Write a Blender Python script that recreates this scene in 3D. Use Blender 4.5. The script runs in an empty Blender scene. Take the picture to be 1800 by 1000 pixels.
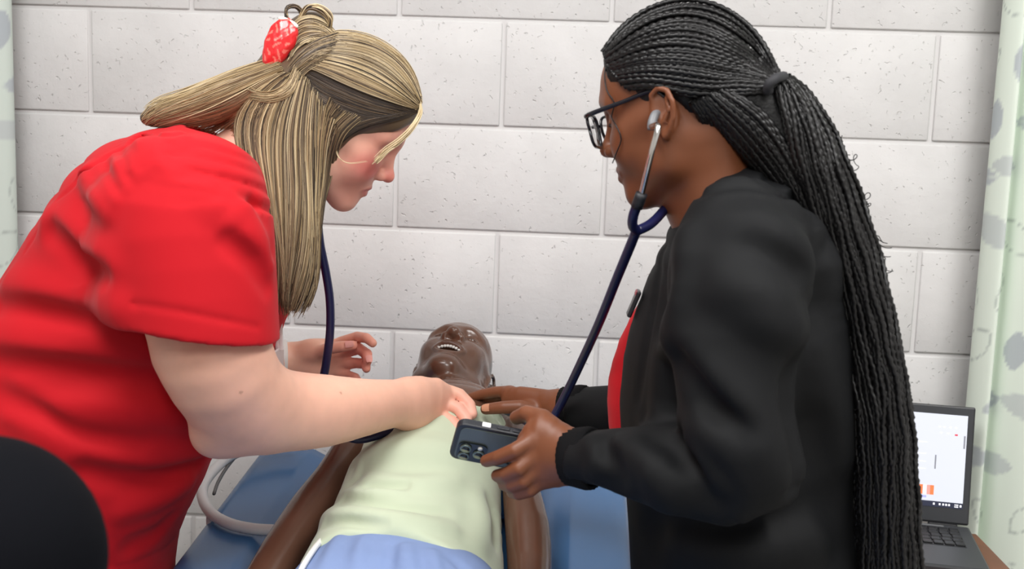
import bpy, bmesh, math, random
import numpy as np
from concurrent.futures import ThreadPoolExecutor
from mathutils import Matrix, Vector
random.seed(7); RNG = np.random.default_rng(11)
SC = bpy.context.scene
POOL = ThreadPoolExecutor(4)
COL = SC.collection

# ---------------------------------------------------------------- camera
F_PX = 2000.0
CAM = np.array([0.0, -2.2129, 1.423])
YAW, PITCH, ROLL = -0.0591, -0.1367, 0.035
def _basis():
    cy, sy, cp, sp = math.cos(YAW), math.sin(YAW), math.cos(PITCH), math.sin(PITCH)
    fw = np.array([sy*cp, cy*cp, sp]); r = np.array([cy, -sy, 0.0]); u = np.cross(r, fw)
    c, s = math.cos(ROLL), math.sin(ROLL)
    return r*c+u*s, -r*s+u*c, fw
CR, CU, CF = _basis()
def ray(px, py):
    d = CF + CR*(px-900)/F_PX - CU*(py-500)/F_PX
    return d
DY = 0.0
def P(px, py, Y):                      # pixel + depth plane (wall is y = 0) -> point in the room
    d = ray(px, py)
    return CAM + d*((Y+DY-CAM[1])/d[1])
def PX(p):
    q = np.asarray(p)-CAM
    w = q@CF
    return np.stack([900+F_PX*(q@CR)/w, 500-F_PX*(q@CU)/w], -1)
cam_d = bpy.data.cameras.new('camera'); cam = bpy.data.objects.new('camera', cam_d); COL.objects.link(cam)
cam.matrix_world = Matrix([[CR[0], CU[0], -CF[0], CAM[0]], [CR[1], CU[1], -CF[1], CAM[1]], [CR[2], CU[2], -CF[2], CAM[2]], [0, 0, 0, 1]])
cam_d.sensor_fit = 'HORIZONTAL'; cam_d.sensor_width = 36; cam_d.lens = 36*F_PX/1800; cam_d.clip_start = 0.05
cam_d.dof.use_dof = True; cam_d.dof.focus_distance = 1.75; cam_d.dof.aperture_fstop = 5.6
SC.camera = cam

# ---------------------------------------------------------------- light
SC.view_settings.view_transform = 'Standard'; SC.view_settings.look = 'None'
SC.view_settings.gamma = 1.0; SC.view_settings.exposure = -0.2
try: SC.view_settings.use_curve_mapping = False
except Exception: pass
W = bpy.data.worlds.new('room_light'); SC.world = W; W.use_nodes = True
W.node_tree.nodes['Background'].inputs[0].default_value = (0.98, 0.99, 1.0, 1)
W.node_tree.nodes['Background'].inputs[1].default_value = 0.0   # closed room: all light comes from the ceiling lamps
LIGHTS = [((-0.55, -1.6, 2.66), 40), ((0.95, -1.6, 2.66), 40), ((0.2, -3.4, 2.66), 40)]
for i, (loc, e) in enumerate(LIGHTS):
    ld = bpy.data.lights.new('ceiling_lamp_offscreen', 'AREA'); ld.shape = 'RECTANGLE'; ld.size = 0.58; ld.size_y = 1.18
    ld.energy = e; ld.color = (1.0, 0.985, 0.97)
    lo = bpy.data.objects.new(('ceiling_lamp_left_offscreen', 'ceiling_lamp_right_offscreen', 'ceiling_lamp_rear_offscreen')[i], ld); lo.location = loc; COL.objects.link(lo)

# ---------------------------------------------------------------- object helpers
def tag(o, label=None, cat=None, group=None, kind=None):
    if label: o['label'] = label
    if cat: o['category'] = cat
    if group: o['group'] = group
    if kind: o['kind'] = kind
    return o
def empty(name, loc=(0, 0, 0)):
    o = bpy.data.objects.new(name, None); o.location = loc; o.empty_display_size = 0.05; COL.objects.link(o); return o
def link(name, me, mat=None, parent=None, loc=None):
    o = bpy.data.objects.new(name, me); COL.objects.link(o)
    if mat is not None and len(me.materials) == 0: me.materials.append(mat)
    if loc is not None: o.location = loc
    if parent is not None:
        o.parent = parent
        pl = Vector((0, 0, 0)); q = parent
        while q is not None: pl += q.location; q = q.parent
        o.location = o.location - pl          # all roots are unrotated: children keep room coordinates
    return o
def mesh_np(name, v, f, smooth=True, cols=None):
    me = bpy.data.meshes.new(name)
    v = np.asarray(v, np.float32); f = np.asarray(f, np.int32)
    n = f.shape[1]
    me.vertices.add(len(v)); me.vertices.foreach_set('co', v.ravel())
    me.loops.add(f.size); me.loops.foreach_set('vertex_index', f.ravel())
    me.polygons.add(len(f)); me.polygons.foreach_set('loop_start', np.arange(0, f.size, n, dtype=np.int32))
    me.polygons.foreach_set('loop_total', np.full(len(f), n, np.int32))
    me.update(calc_edges=True)
    if smooth: me.polygons.foreach_set('use_smooth', np.ones(len(f), bool))
    if cols is not None:
        a = me.color_attributes.new('Col', 'FLOAT_COLOR', 'POINT')
        c = np.ones((len(v), 4), np.float32); c[:, :3] = cols; a.data.foreach_set('color', c.ravel())
    me.validate()
    return me
def bm_obj(name, bm, mat, parent=None, smooth=False, loc=None):
    me = bpy.data.meshes.new(name); bm.normal_update(); bm.to_mesh(me); bm.free()
    if smooth:
        me.polygons.foreach_set('use_smooth', np.ones(len(me.polygons), bool))
    return link(name, me, mat, parent, loc)
def box_bm(sx, sy, sz, bev=0.0, seg=2, c=(0, 0, 0), M=None):
    bm = bmesh.new(); bmesh.ops.create_cube(bm, size=1.0)
    bmesh.ops.scale(bm, vec=(sx, sy, sz), verts=bm.verts)
    if bev > 0: bmesh.ops.bevel(bm, geom=list(bm.edges), offset=bev, segments=seg, profile=0.5, affect='EDGES')
    if M is not None: bmesh.ops.transform(bm, matrix=M, verts=bm.verts)
    bmesh.ops.translate(bm, vec=c, verts=bm.verts)
    return bm
def cyl_bm(r, h, seg=24, bev=0.0, M=None, r2=None):
    bm = bmesh.new(); bmesh.ops.create_cone(bm, cap_ends=True, segments=seg, radius1=r, radius2=r if r2 is None else r2, depth=h)
    if bev > 0:
        es = [e for e in bm.edges if abs(e.verts[0].co.z-e.verts[1].co.z) < 1e-6]
        bmesh.ops.bevel(bm, geom=es, offset=bev, segments=2, profile=0.5, affect='EDGES')
    if M is not None: bmesh.ops.transform(bm, matrix=M, verts=bm.verts)
    return bm
def catmull(pts, n):
    p = np.asarray(pts, float)
    if len(p) == 2: return p[0]+(p[1]-p[0])*np.linspace(0, 1, n)[:, None]
    q = np.vstack([2*p[0]-p[1], p, 2*p[-1]-p[-2]])
    seg = np.linalg.norm(np.diff(p, axis=0), axis=1); s = np.concatenate([[0], np.cumsum(seg)])
    t = np.linspace(0, s[-1], n); i = np.clip(np.searchsorted(s, t, side='right')-1, 0, len(p)-2)
    u = ((t-s[i])/np.maximum(seg[i], 1e-9))[:, None]
    a, b, c, d = q[i], q[i+1], q[i+2], q[i+3]
    return 0.5*((2*b)+(c-a)*u+(2*a-5*b+4*c-d)*u**2+(3*b-a-3*c+d)*u**3)
def tube_arrays(path, rad, sides=8, caps=True, flat=1.0, ref=None):
    path = np.asarray(path, float); n = len(path)
    rad = np.broadcast_to(np.asarray(rad, float), (n,)) if np.ndim(rad) < 2 else rad
    T = np.gradient(path, axis=0); T /= np.maximum(np.linalg.norm(T, axis=1), 1e-9)[:, None]
    r0 = np.array([0, 0, 1.0]) if ref is None else np.asarray(ref, float)
    if ref is None and abs(T[0]@r0) > 0.9: r0 = np.array([1.0, 0, 0])
    N = np.zeros_like(T); v = r0-T[0]*(T[0]@r0); v /= np.linalg.norm(v); N[0] = v
    for i in range(1, n):
        v = N[i-1]-T[i]*(T[i]@N[i-1]); N[i] = v/max(np.linalg.norm(v), 1e-9)
    Bn = np.cross(T, N)
    a = np.linspace(0, 2*math.pi, sides, endpoint=False)
    v = path[:, None]+(N[:, None]*np.cos(a)[None, :, None]+Bn[:, None]*np.sin(a)[None, :, None]*flat)*rad[:, None, None]
    v = v.reshape(-1, 3)
    i = np.arange(n-1)[:, None]*sides; j = np.arange(sides)[None]; k = (j+1) % sides
    f = np.stack([i+j, i+k, i+sides+k, i+sides+j], -1).reshape(-1, 4)
    if caps:
        c0, c1 = len(v), len(v)+1
        v = np.vstack([v, path[:1]-T[:1]*rad[0]*0.4, path[-1:]+T[-1:]*rad[-1]*0.4])
        jj = np.arange(sides); kk = (jj+1) % sides
        f = np.vstack([f, np.stack([kk, jj, np.full(sides, c0), np.full(sides, c0)], -1),
                       np.stack([(n-1)*sides+jj, (n-1)*sides+kk, np.full(sides, c1), np.full(sides, c1)], -1)])
    return v, f
def fix_tri(me): return me
def tube(name, pts, rad, mat, parent=None, sides=10, n=40, spline=True):
    path = catmull(pts, n) if spline else np.asarray(pts, float)
    if np.ndim(rad) == 1 and len(rad) != len(path): rad = np.interp(np.linspace(0, 1, len(path)), np.linspace(0, 1, len(rad)), rad)
    v, f = tube_arrays(path, rad, sides, caps=False)
    me = bpy.data.meshes.new(name)
    fl = [tuple(q) for q in f] + [tuple(range(sides-1, -1, -1)), tuple((len(path)-1)*sides+j for j in range(sides))]
    me.from_pydata([tuple(x) for x in v], [], fl); me.update()
    me.polygons.foreach_set('use_smooth', np.ones(len(me.polygons), bool))
    return link(name, me, mat, parent)

# ---------------------------------------------------------------- materials
MATS = {}
def mat(name, color=(0.8, 0.8, 0.8), rough=0.5, metal=0.0, spec=0.5, vcol=False, noise=None, bump=None, sss=0.0, emit=None, coat=0.0, sheen=0.0, trans=0.0, alpha=None, sssr=(0.006, 0.003, 0.0015)):
    """noise=(scale, amount) varies the colour, bump=(scale, strength, distance[, detail])"""
    if name in MATS: return MATS[name]
    m = bpy.data.materials.new(name); m.use_nodes = True; nt = m.node_tree; b = nt.nodes['Principled BSDF']
    b.inputs['Base Color'].default_value = (*color, 1); b.inputs['Roughness'].default_value = rough
    b.inputs['Metallic'].default_value = metal; b.inputs['Specular IOR Level'].default_value = spec
    b.inputs['Coat Weight'].default_value = coat; b.inputs['Sheen Weight'].default_value = sheen
    b.inputs['Transmission Weight'].default_value = trans
    src = None
    tc = nt.nodes.new('ShaderNodeTexCoord')
    if vcol:
        a = nt.nodes.new('ShaderNodeVertexColor'); a.layer_name = 'Col'; src = a.outputs['Color']
    if noise:
        n = nt.nodes.new('ShaderNodeTexNoise'); n.inputs['Scale'].default_value = noise[0]; n.inputs['Detail'].default_value = 5
        nt.links.new(tc.outputs['Object'], n.inputs['Vector'])
        mr = nt.nodes.new('ShaderNodeMapRange'); mr.inputs['From Min'].default_value = 0.3; mr.inputs['From Max'].default_value = 0.7
        mr.inputs['To Min'].default_value = 1-noise[1]; mr.inputs['To Max'].default_value = 1+noise[1]*0.6
        nt.links.new(n.outputs['Fac'], mr.inputs['Value'])
        mx = nt.nodes.new('ShaderNodeMix'); mx.data_type = 'RGBA'; mx.blend_type = 'MULTIPLY'; mx.inputs['Factor'].default_value = 1
        if src: nt.links.new(src, mx.inputs['A'])
        else: mx.inputs['A'].default_value = (*color, 1)
        nt.links.new(mr.outputs['Result'], mx.inputs['B']); src = mx.outputs['Result']
    if src: nt.links.new(src, b.inputs['Base Color'])
    if bump:
        n = nt.nodes.new('ShaderNodeTexNoise'); n.inputs['Scale'].default_value = bump[0]; n.inputs['Detail'].default_value = bump[3] if len(bump) > 3 else 3
        nt.links.new(tc.outputs['Object'], n.inputs['Vector'])
        bp = nt.nodes.new('ShaderNodeBump'); bp.inputs['Strength'].default_value = bump[1]; bp.inputs['Distance'].default_value = bump[2]
        nt.links.new(n.outputs['Fac'], bp.inputs['Height']); nt.links.new(bp.outputs['Normal'], b.inputs['Normal'])
    if sss > 0:
        b.inputs['Subsurface Weight'].default_value = sss; b.inputs['Subsurface Radius'].default_value = (1, 0.45, 0.25); b.inputs['Subsurface Scale'].default_value = 0.006
    if emit:
        b.inputs['Emission Color'].default_value = (*emit[0], 1); b.inputs['Emission Strength'].default_value = emit[1]
        if vcol: nt.links.new(src, b.inputs['Emission Color'])
    MATS[name] = m
    return m
def srgb(r, g, b):
    f = lambda c: (c/255)/12.92 if c/255 <= 0.04045 else ((c/255+0.055)/1.055)**2.4
    return (f(r), f(g), f(b))

# ---------------------------------------------------------------- implicit surfaces (smooth sculpting) and their mesher
def nrm(v): v = np.asarray(v, float); return v/np.linalg.norm(v)
class Ell:
    def __init__(s, c, r, R=None):
        s.c = np.asarray(c, np.float32); s.r = np.broadcast_to(np.asarray(r, np.float32), (3,)).copy(); s.R = None if R is None else np.asarray(R, np.float32)
        m = s.r.max(); s.lo = s.c-m; s.hi = s.c+m
    def __call__(s, p):
        q = p-s.c
        if s.R is not None: q = q@s.R              # R columns = local axes
        q = q/s.r; k0 = np.sqrt(np.einsum('ij,ij->i', q, q)); q = q/s.r; k1 = np.sqrt(np.einsum('ij,ij->i', q, q))
        return np.where(k1 > 1e-9, k0*(k0-1)/np.maximum(k1, 1e-9), -s.r.min())
class Cap:
    def __init__(s, a, b, ra, rb=None):
        s.a = np.asarray(a, np.float32); s.b = np.asarray(b, np.float32); s.ra = ra; s.rb = ra if rb is None else rb
        m = max(s.ra, s.rb); s.lo = np.minimum(s.a, s.b)-m; s.hi = np.maximum(s.a, s.b)+m
    def __call__(s, p):
        d = s.b-s.a; t = np.clip(((p-s.a)@d)/max(d@d, 1e-12), 0, 1)
        q = p-s.a-t[:, None]*d
        return np.sqrt(np.einsum('ij,ij->i', q, q))-(s.ra+(s.rb-s.ra)*t)
class Box:
    def __init__(s, c, h, R=None, r=0.0):
        s.c = np.asarray(c, np.float32); s.h = np.asarray(h, float)-r; s.R = R; s.r = r; m = np.linalg.norm(h); s.lo = s.c-m; s.hi = s.c+m
    def __call__(s, p):
        q = p-s.c
        if s.R is not None: q = q@s.R
        q = np.abs(q)-s.h
        return np.sqrt((np.maximum(q, 0)**2).sum(1))+np.minimum(q.max(1), 0)-s.r
class Plane:                                        # solid below the plane
    def __init__(s, c, n): s.c = np.asarray(c, np.float32); s.n = nrm(n); s.lo = np.full(3, -9.); s.hi = np.full(3, 9.)
    def __call__(s, p): return (p-s.c)@s.n
def near_segs(p, C, rmax, rmin):
    n = len(C)-1
    if n < 3: return range(n)
    lo = p.min(0); hi = p.max(0); c = (lo+hi)/2; R = np.linalg.norm(hi-lo)/2
    d = C[1:]-C[:-1]; t = np.clip(((c-C[:-1])*d).sum(1)/np.maximum((d*d).sum(1), 1e-12), 0, 1); D = np.linalg.norm(c-C[:-1]-t[:, None]*d, axis=1)
    low = D-R-np.maximum(rmax[1:], rmax[:-1])*1.05; up = D+R-np.minimum(rmin[1:], rmin[:-1])*0.3
    return np.nonzero(low <= up.min()+0.004)[0]
class Sweep:
    """tapering limb: centres C, in-plane axes U with half widths a, half depths b"""
    def __init__(s, C, U, a, b, cap=1.0):
        s.C = np.asarray(C, np.float32); U = np.asarray(U, np.float32); s.a = np.asarray(a, np.float32); s.b = np.asarray(b, np.float32); s.cap = cap
        T = np.gradient(s.C, axis=0); T /= np.linalg.norm(T, axis=1)[:, None]
        V = np.cross(T, U); V /= np.linalg.norm(V, axis=1)[:, None]; s.U = U.astype(np.float32); s.V = V.astype(np.float32)
        m = max(s.a.max(), s.b.max()); s.lo = s.C.min(0)-m; s.hi = s.C.max(0)+m
    def pick(s, p):
        n = len(s.C)-1
        if n < 3: return range(n)
        lo = p.min(0); hi = p.max(0); c = (lo+hi)/2; R = math.sqrt(((hi-lo)**2).sum())/2
        d = s.C[1:]-s.C[:-1]; t = np.clip(((c-s.C[:-1])*d).sum(1)/(d*d).sum(1), 0, 1)[:, None]; q = c-s.C[:-1]-t*d
        u = s.U[:-1]+t*(s.U[1:]-s.U[:-1]); v = s.V[:-1]+t*(s.V[1:]-s.V[:-1]); t = t[:, 0]; a = s.a[:-1]+t*(s.a[1:]-s.a[:-1]); b = s.b[:-1]+t*(s.b[1:]-s.b[:-1])
        qu = (q*u).sum(1); qv = (q*v).sum(1); w2 = np.maximum((q*q).sum(1)-qu*qu-qv*qv, 0); m = np.maximum(a, b)
        x = qu*qu/a**2; y = qv*qv/b**2; z = w2/m**2; k0 = np.sqrt(x+y+z); k1 = np.sqrt(x/a**2+y/b**2+z/m**2); e = k0*(k0-1)/np.maximum(k1, 1e-6)
        return np.nonzero(e < e.min()+2.1*R+0.004)[0]
    def __call__(s, p):
        best = None
        for i in s.pick(p):
            d = s.C[i+1]-s.C[i]; t = np.clip(((p-s.C[i])@d)/(d@d), 0, 1)[:, None]
            q = p-s.C[i]-t*d
            u = s.U[i]+t*(s.U[i+1]-s.U[i]); v = s.V[i]+t*(s.V[i+1]-s.V[i])
            a = s.a[i]+t[:, 0]*(s.a[i+1]-s.a[i]); b = s.b[i]+t[:, 0]*(s.b[i+1]-s.b[i])
            qu = np.einsum('ij,ij->i', q, u); qv = np.einsum('ij,ij->i', q, v); w2 = np.maximum(np.einsum('ij,ij->i', q, q)-qu*qu-qv*qv, 0); c = np.maximum(a, b)
            for e_, j in ((t[:, 0] <= 0, i-1), (t[:, 0] >= 1, i+1)):            # past a joint: soft only where the neighbour ends there too
                if not e_.any(): continue
                if 0 <= j < len(s.C)-1:
                    dj = s.C[j+1]-s.C[j]; tj = ((p-s.C[j])@dj)/(dj@dj); e_ = e_ & ((tj < 1) if j < i else (tj > 0))
                c = np.where(e_, np.minimum(a, b)*s.cap, c)
            ia = 1/(a*a); ib = 1/(b*b); ic = 1/(c*c); x = qu*qu*ia; y = qv*qv*ib; z = w2*ic
            k0 = np.sqrt(x+y+z); k1 = np.sqrt(x*ia+y*ib+z*ic)
            dd = k0*(k0-1)/np.maximum(k1, 1e-6)
            best = dd if best is None else np.minimum(best, dd)
        return best
def px_sweep(st, cap=1.0, off=0.0, sm=2):
    """stations ((x1,y1),(x2,y2),Y,half_depth)"""
    C, U, a, b = [], [], [], []
    for q in st:
        p1 = P(*q[0], q[2]); p2 = P(*q[1], q[2]); L = np.linalg.norm(p2-p1)
        C.append((p1+p2)/2); U.append((p2-p1)/L); a.append(L/2+off); b.append((q[3] if len(q) > 3 else L/2)+off)
    if len(st) > 2 and sm > 1:
        n = (len(st)-1)*sm+1; C = np.array(C); seg = np.linalg.norm(np.diff(C, axis=0), axis=1); s0 = np.concatenate([[0], np.cumsum(seg)])
        D = np.hstack([C, np.array(U), np.array(a)[:, None], np.array(b)[:, None]]); q = np.vstack([2*D[0]-D[1], D, 2*D[-1]-D[-2]])
        i = np.repeat(np.arange(len(st)-1), sm); u = np.tile(np.arange(sm)/sm, len(st)-1); i = np.append(i, len(st)-2); u = np.append(u, 1.0)[:, None]
        A_, B_, C_, D_ = q[i], q[i+1], q[i+2], q[i+3]; m = 0.5*((2*B_)+(C_-A_)*u+(2*A_-5*B_+4*C_-D_)*u**2+(3*B_-A_-3*C_+D_)*u**3)
        C = m[:, :3]; U = m[:, 3:6]/np.linalg.norm(m[:, 3:6], axis=1)[:, None]; a = np.maximum(m[:, 6], 0.004); b = np.maximum(m[:, 7], 0.004)
    return Sweep(C, U, a, b, cap)
class Chain:
    def __init__(s, pts, rad):
        rad = np.broadcast_to(np.asarray(rad, float), (len(pts),)); s.C = np.asarray(pts, float); s.r = rad; s.c = [Cap(pts[i], pts[i+1], rad[i], rad[i+1]) for i in range(len(pts)-1)]
        s.lo = np.min([c.lo for c in s.c], 0); s.hi = np.max([c.hi for c in s.c], 0)
    def __call__(s, p):
        d = None
        for i in near_segs(p, s.C, s.r, s.r): e = s.c[i](p); d = e if d is None else np.minimum(d, e)
        return d
class Off:
    def __init__(s, f, o): s.f = f; s.o = o; s.lo = f.lo-o; s.hi = f.hi+o
    def __call__(s, p): return s.f(p)-s.o
class Xf:                                           # child field in a local frame: p = o + R q * sc
    def __init__(s, f, o, R, sc=1.0):
        s.f = f; s.o = np.asarray(o, np.float32); s.R = np.asarray(R, np.float32); s.sc = sc
        cs = np.array([[x, y, z] for x in (f.lo[0], f.hi[0]) for y in (f.lo[1], f.hi[1]) for z in (f.lo[2], f.hi[2])])
        w = s.o+cs@s.R.T*sc; s.lo = w.min(0); s.hi = w.max(0)
    def local(s, p): return (p-s.o)@s.R/s.sc
    def world(s, q): return s.o+np.asarray(q, float)@s.R.T*s.sc
    def __call__(s, p): return s.f(s.local(p))*s.sc
class Field:
    def __init__(s): s.ops = []; s.lo = np.full(3, 9.); s.hi = np.full(3, -9.); s.disp = []
    def add(s, f, k=0.0):
        s.ops.append(('u', f, k)); s.lo = np.minimum(s.lo, f.lo-k*0.3); s.hi = np.maximum(s.hi, f.hi+k*0.3); return s
    def sub(s, f, k=0.0): s.ops.append(('s', f, k)); return s
    def inter(s, f, k=0.0): s.ops.append(('i', f, k)); return s
    def displace(s, fn): s.ops.append(('d', fn, 0)); return s
    def __call__(s, p):
        p = p.astype(np.float32); lo = p.min(0); hi = p.max(0); d = np.full(len(p), 1.0, np.float32)
        for op, f, k in s.ops:
            if op == 'd':
                d = d+f(p, d); continue
            if op != 'i':
                gap = np.maximum(np.maximum(f.lo-hi, lo-f.hi), 0); g = math.sqrt((gap**2).sum())
                if g > k+0.05:
                    if op == 'u': d = np.minimum(d, g)
                    continue
            e = f(p)
            if op == 'u':
                if k > 0:
                    h = np.maximum(k-np.abs(d-e), 0)/k; d = np.minimum(d, e)-h*h*k*0.25
                else: d = np.minimum(d, e)
            else:
                e = -e if op == 's' else e
                if k > 0:
                    h = np.maximum(k-np.abs(d-e), 0)/k; d = np.maximum(d, e)+h*h*k*0.25
                else: d = np.maximum(d, e)
        return d
def mesh_field(fn, h, lo=None, hi=None, B=8, marg=1.7):
    lo = np.asarray(fn.lo if lo is None else lo, float)-3*h; hi = np.asarray(fn.hi if hi is None else hi, float)+3*h
    S = h*B; nb = np.ceil((hi-lo)/S).astype(int)
    ii = np.stack(np.meshgrid(*[np.arange(k) for k in nb], indexing='ij'), -1).reshape(-1, 3)
    mk = ii//4; ii = ii[np.lexsort((mk[:, 2], mk[:, 1], mk[:, 0]))]
    c = lo+(ii+0.5)*S
    d = np.empty(len(c)); ch = 48
    for i in range(0, len(c), ch): d[i:i+ch] = fn(c[i:i+ch])
    ii = ii[np.abs(d) < S*0.87*marg]
    g = np.array([0, B/2, B]); L = np.stack(np.meshgrid(g, g, g, indexing='ij'), -1).reshape(-1, 3); keep = np.zeros(len(ii), bool)
    mk = ii//3; ii = ii[np.lexsort((mk[:, 2], mk[:, 1], mk[:, 0]))]
    for i in range(0, len(ii), 20):
        q = fn((lo+(ii[i:i+20, None]*B+L[None])*h).reshape(-1, 3)).reshape(-1, 27)
        keep[i:i+20] = ((q < 0).any(1) & ~(q < 0).all(1)) | (np.abs(q).min(1) < 0.36*S)
    ii = ii[keep]
    g = np.arange(B+1); L = np.stack(np.meshgrid(g, g, g, indexing='ij'), -1).reshape(-1, 3)
    V = np.empty((len(ii), (B+1)**3), np.float32); ch = 28
    if len(ii):                                              # neighbouring blocks together, so that far shapes can be skipped
        mk = (ii//3).astype(np.int64); ii = ii[np.lexsort((ii[:, 2], mk[:, 2], mk[:, 1], mk[:, 0]))]
    def job(i):
        q = (lo+(ii[i:i+ch, None]*B+L[None])*h).reshape(-1, 3)
        V[i:i+ch] = fn(q).reshape(-1, (B+1)**3)
    list(POOL.map(job, range(0, len(ii), ch)))
    V = V.reshape(-1, B+1, B+1, B+1); S_ = V < 0
    # drop blocks with no crossing
    fl = S_.reshape(len(S_), -1); m = fl.any(1) & ~fl.all(1); V = V[m]; S_ = S_[m]; ii = ii[m]
    dims = nb*B+2
    corners = [(a, b, c_) for a in (0, 1) for b in (0, 1) for c_ in (0, 1)]
    cv = np.stack([V[:, a:a+B, b:b+B, c_:c_+B] for a, b, c_ in corners], -1)
    cs = cv < 0; mix = cs.any(-1) & ~cs.all(-1)
    bi, x, y, z = np.nonzero(mix); cv = cv[bi, x, y, z]
    gi = ii[bi]*B+np.stack([x, y, z], -1)
    acc = np.zeros((len(gi), 3)); cnt = np.zeros(len(gi)); ca = np.array(corners, float)
    for e0 in range(8):
        for ax in range(3):
            if corners[e0][ax] == 0:
                e1 = e0+(4, 2, 1)[ax]; v0 = cv[:, e0]; v1 = cv[:, e1]; cr = (v0 < 0) != (v1 < 0)
                t = np.where(cr, v0/np.where(cr, v0-v1, 1), 0)
                pt = ca[e0]+t[:, None]*(ca[e1]-ca[e0]); acc += pt*cr[:, None]; cnt += cr
    verts = lo+(gi+acc/cnt[:, None])*h
    key = lambda g_: (g_[..., 0]*dims[1]+g_[..., 1])*dims[2]+g_[..., 2]
    ks = key(gi.astype(np.int64)); order = np.argsort(ks); ks = ks[order]; verts = verts[order]
    quads = []
    for ax in range(3):
        sl0 = [slice(None), slice(0, B), slice(0, B), slice(0, B)]; sl1 = list(sl0); sl1[ax+1] = slice(1, B+1)
        s0 = S_[tuple(sl0)]; s1 = S_[tuple(sl1)]
        bi, x, y, z = np.nonzero(s0 != s1); gp = (ii[bi]*B+np.stack([x, y, z], -1)).astype(np.int64)
        o1 = np.zeros(3, np.int64); o2 = np.zeros(3, np.int64); o1[(ax+1) % 3] = 1; o2[(ax+2) % 3] = 1
        cells = np.stack([gp-o1-o2, gp-o2, gp, gp-o1], 1); kk = key(cells)
        idx = np.searchsorted(ks, kk); idx = np.minimum(idx, len(ks)-1); ok = (ks[idx] == kk).all(1)
        flip = ~s0[bi, x, y, z]; q = idx; q = np.where(flip[:, None], q[:, ::-1], q); quads.append(q[ok])
    return verts, np.concatenate(quads)
def hit(px, fn, t0=0.6, t1=3.0):
    """march the camera rays through px (n,2) onto a field; returns points and a mask"""
    px = np.asarray(px, float); D = CF+CR*((px[:, :1]-900)/F_PX)-CU*((px[:, 1:]-500)/F_PX); D /= np.linalg.norm(D, axis=1)[:, None]
    t = np.full(len(px), t0); done = np.zeros(len(px), bool)
    mn = np.full(len(px), 9.); tm = t.copy()
    for _ in range(90):
        k = np.nonzero(~done & (t < t1))[0]
        if len(k) == 0: break
        d = fn(CAM+D[k]*t[k, None]); b = d < mn[k]; mn[k] = np.where(b, d, mn[k]); tm[k] = np.where(b, t[k], tm[k])
        done[k] = d < 0.0008; t[k] = np.where(done[k], t[k], t[k]+np.maximum(d*0.75, 0.0012))
    ok = done; t = np.where(ok, t, tm)
    return CAM+D*t[:, None], ok
def grad(fn, p, e=0.002):
    g = np.stack([fn(p+np.eye(3)[i]*e)-fn(p-np.eye(3)[i]*e) for i in range(3)], -1)
    return g/np.maximum(np.linalg.norm(g, axis=1), 1e-9)[:, None]
def folds(fld, lines):
    """ridges / creases laid on the cloth where the photograph shows them: (pixels, radius, +raise/-press, blend)"""
    base = Field(); base.ops = list(fld.ops); base.lo, base.hi = fld.lo, fld.hi
    cm = [catmull(l[0], max(6, len(l[0])*3)) for l in lines]; Q, OK = hit(np.vstack(cm), base); NN = grad(base, Q); i0 = 0
    for (pts, r, s, k), c_ in zip(lines, cm):
        q, ok, n = Q[i0:i0+len(c_)], OK[i0:i0+len(c_)], NN[i0:i0+len(c_)]; i0 += len(c_)
        if ok.sum() < 3: continue
        q = q[ok]; n = n[ok]
        taper = np.sin(np.linspace(0.12, math.pi-0.12, len(q)))**0.6
        c = q+n*(-r+abs(s)*taper)[:, None] if s > 0 else q+n*(r-abs(s)*taper)[:, None]
        ch = Chain(c, np.full(len(c), r)); (fld.add if s > 0 else fld.sub)(ch, k)
    return fld
def relax(v, f, c, r, it=14):
    """soften the surface inside a ball"""
    sel = np.linalg.norm(v-c, axis=1) < r*1.2; m = sel[f].any(1); g = f[m]; e = np.vstack([g[:, [0, 1]], g[:, [1, 2]], g[:, [2, 3]], g[:, [3, 0]]]); e = np.vstack([e, e[:, ::-1]])
    n = np.bincount(e[:, 0], minlength=len(v)).astype(float); w = np.clip((r-np.linalg.norm(v-c, axis=1))/(0.35*r), 0, 1)[:, None]*0.6; v = v.copy(); n = np.maximum(n, 1)[:, None]
    for _ in range(it):
        a = np.stack([np.bincount(e[:, 0], weights=v[e[:, 1], k], minlength=len(v)) for k in range(3)], 1)/n; v = v+(a-v)*w
    return v
def paint(v, base, spots):
    """albedo: base colour, then soft blobs (field, colour, soft edge)"""
    c = np.tile(np.asarray(base, float), (len(v), 1))
    for f, colr, soft in spots:
        w = np.clip(0.5-f(v)/soft, 0, 1)[:, None]; w = w*w*(3-2*w); a = 1.0
        if len(colr) == 4: a = colr[3]
        c = c*(1-w*a)+np.asarray(colr[:3])*w*a
    return c
def noise3(p, s, seed=0):
    r = np.random.default_rng(seed); o = 0
    for i in range(5):
        k = nrm(r.normal(size=3))*s*(0.7+0.6*r.random()); o = o+np.sin(p@k+r.random()*6.28)
    return o/5
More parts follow.
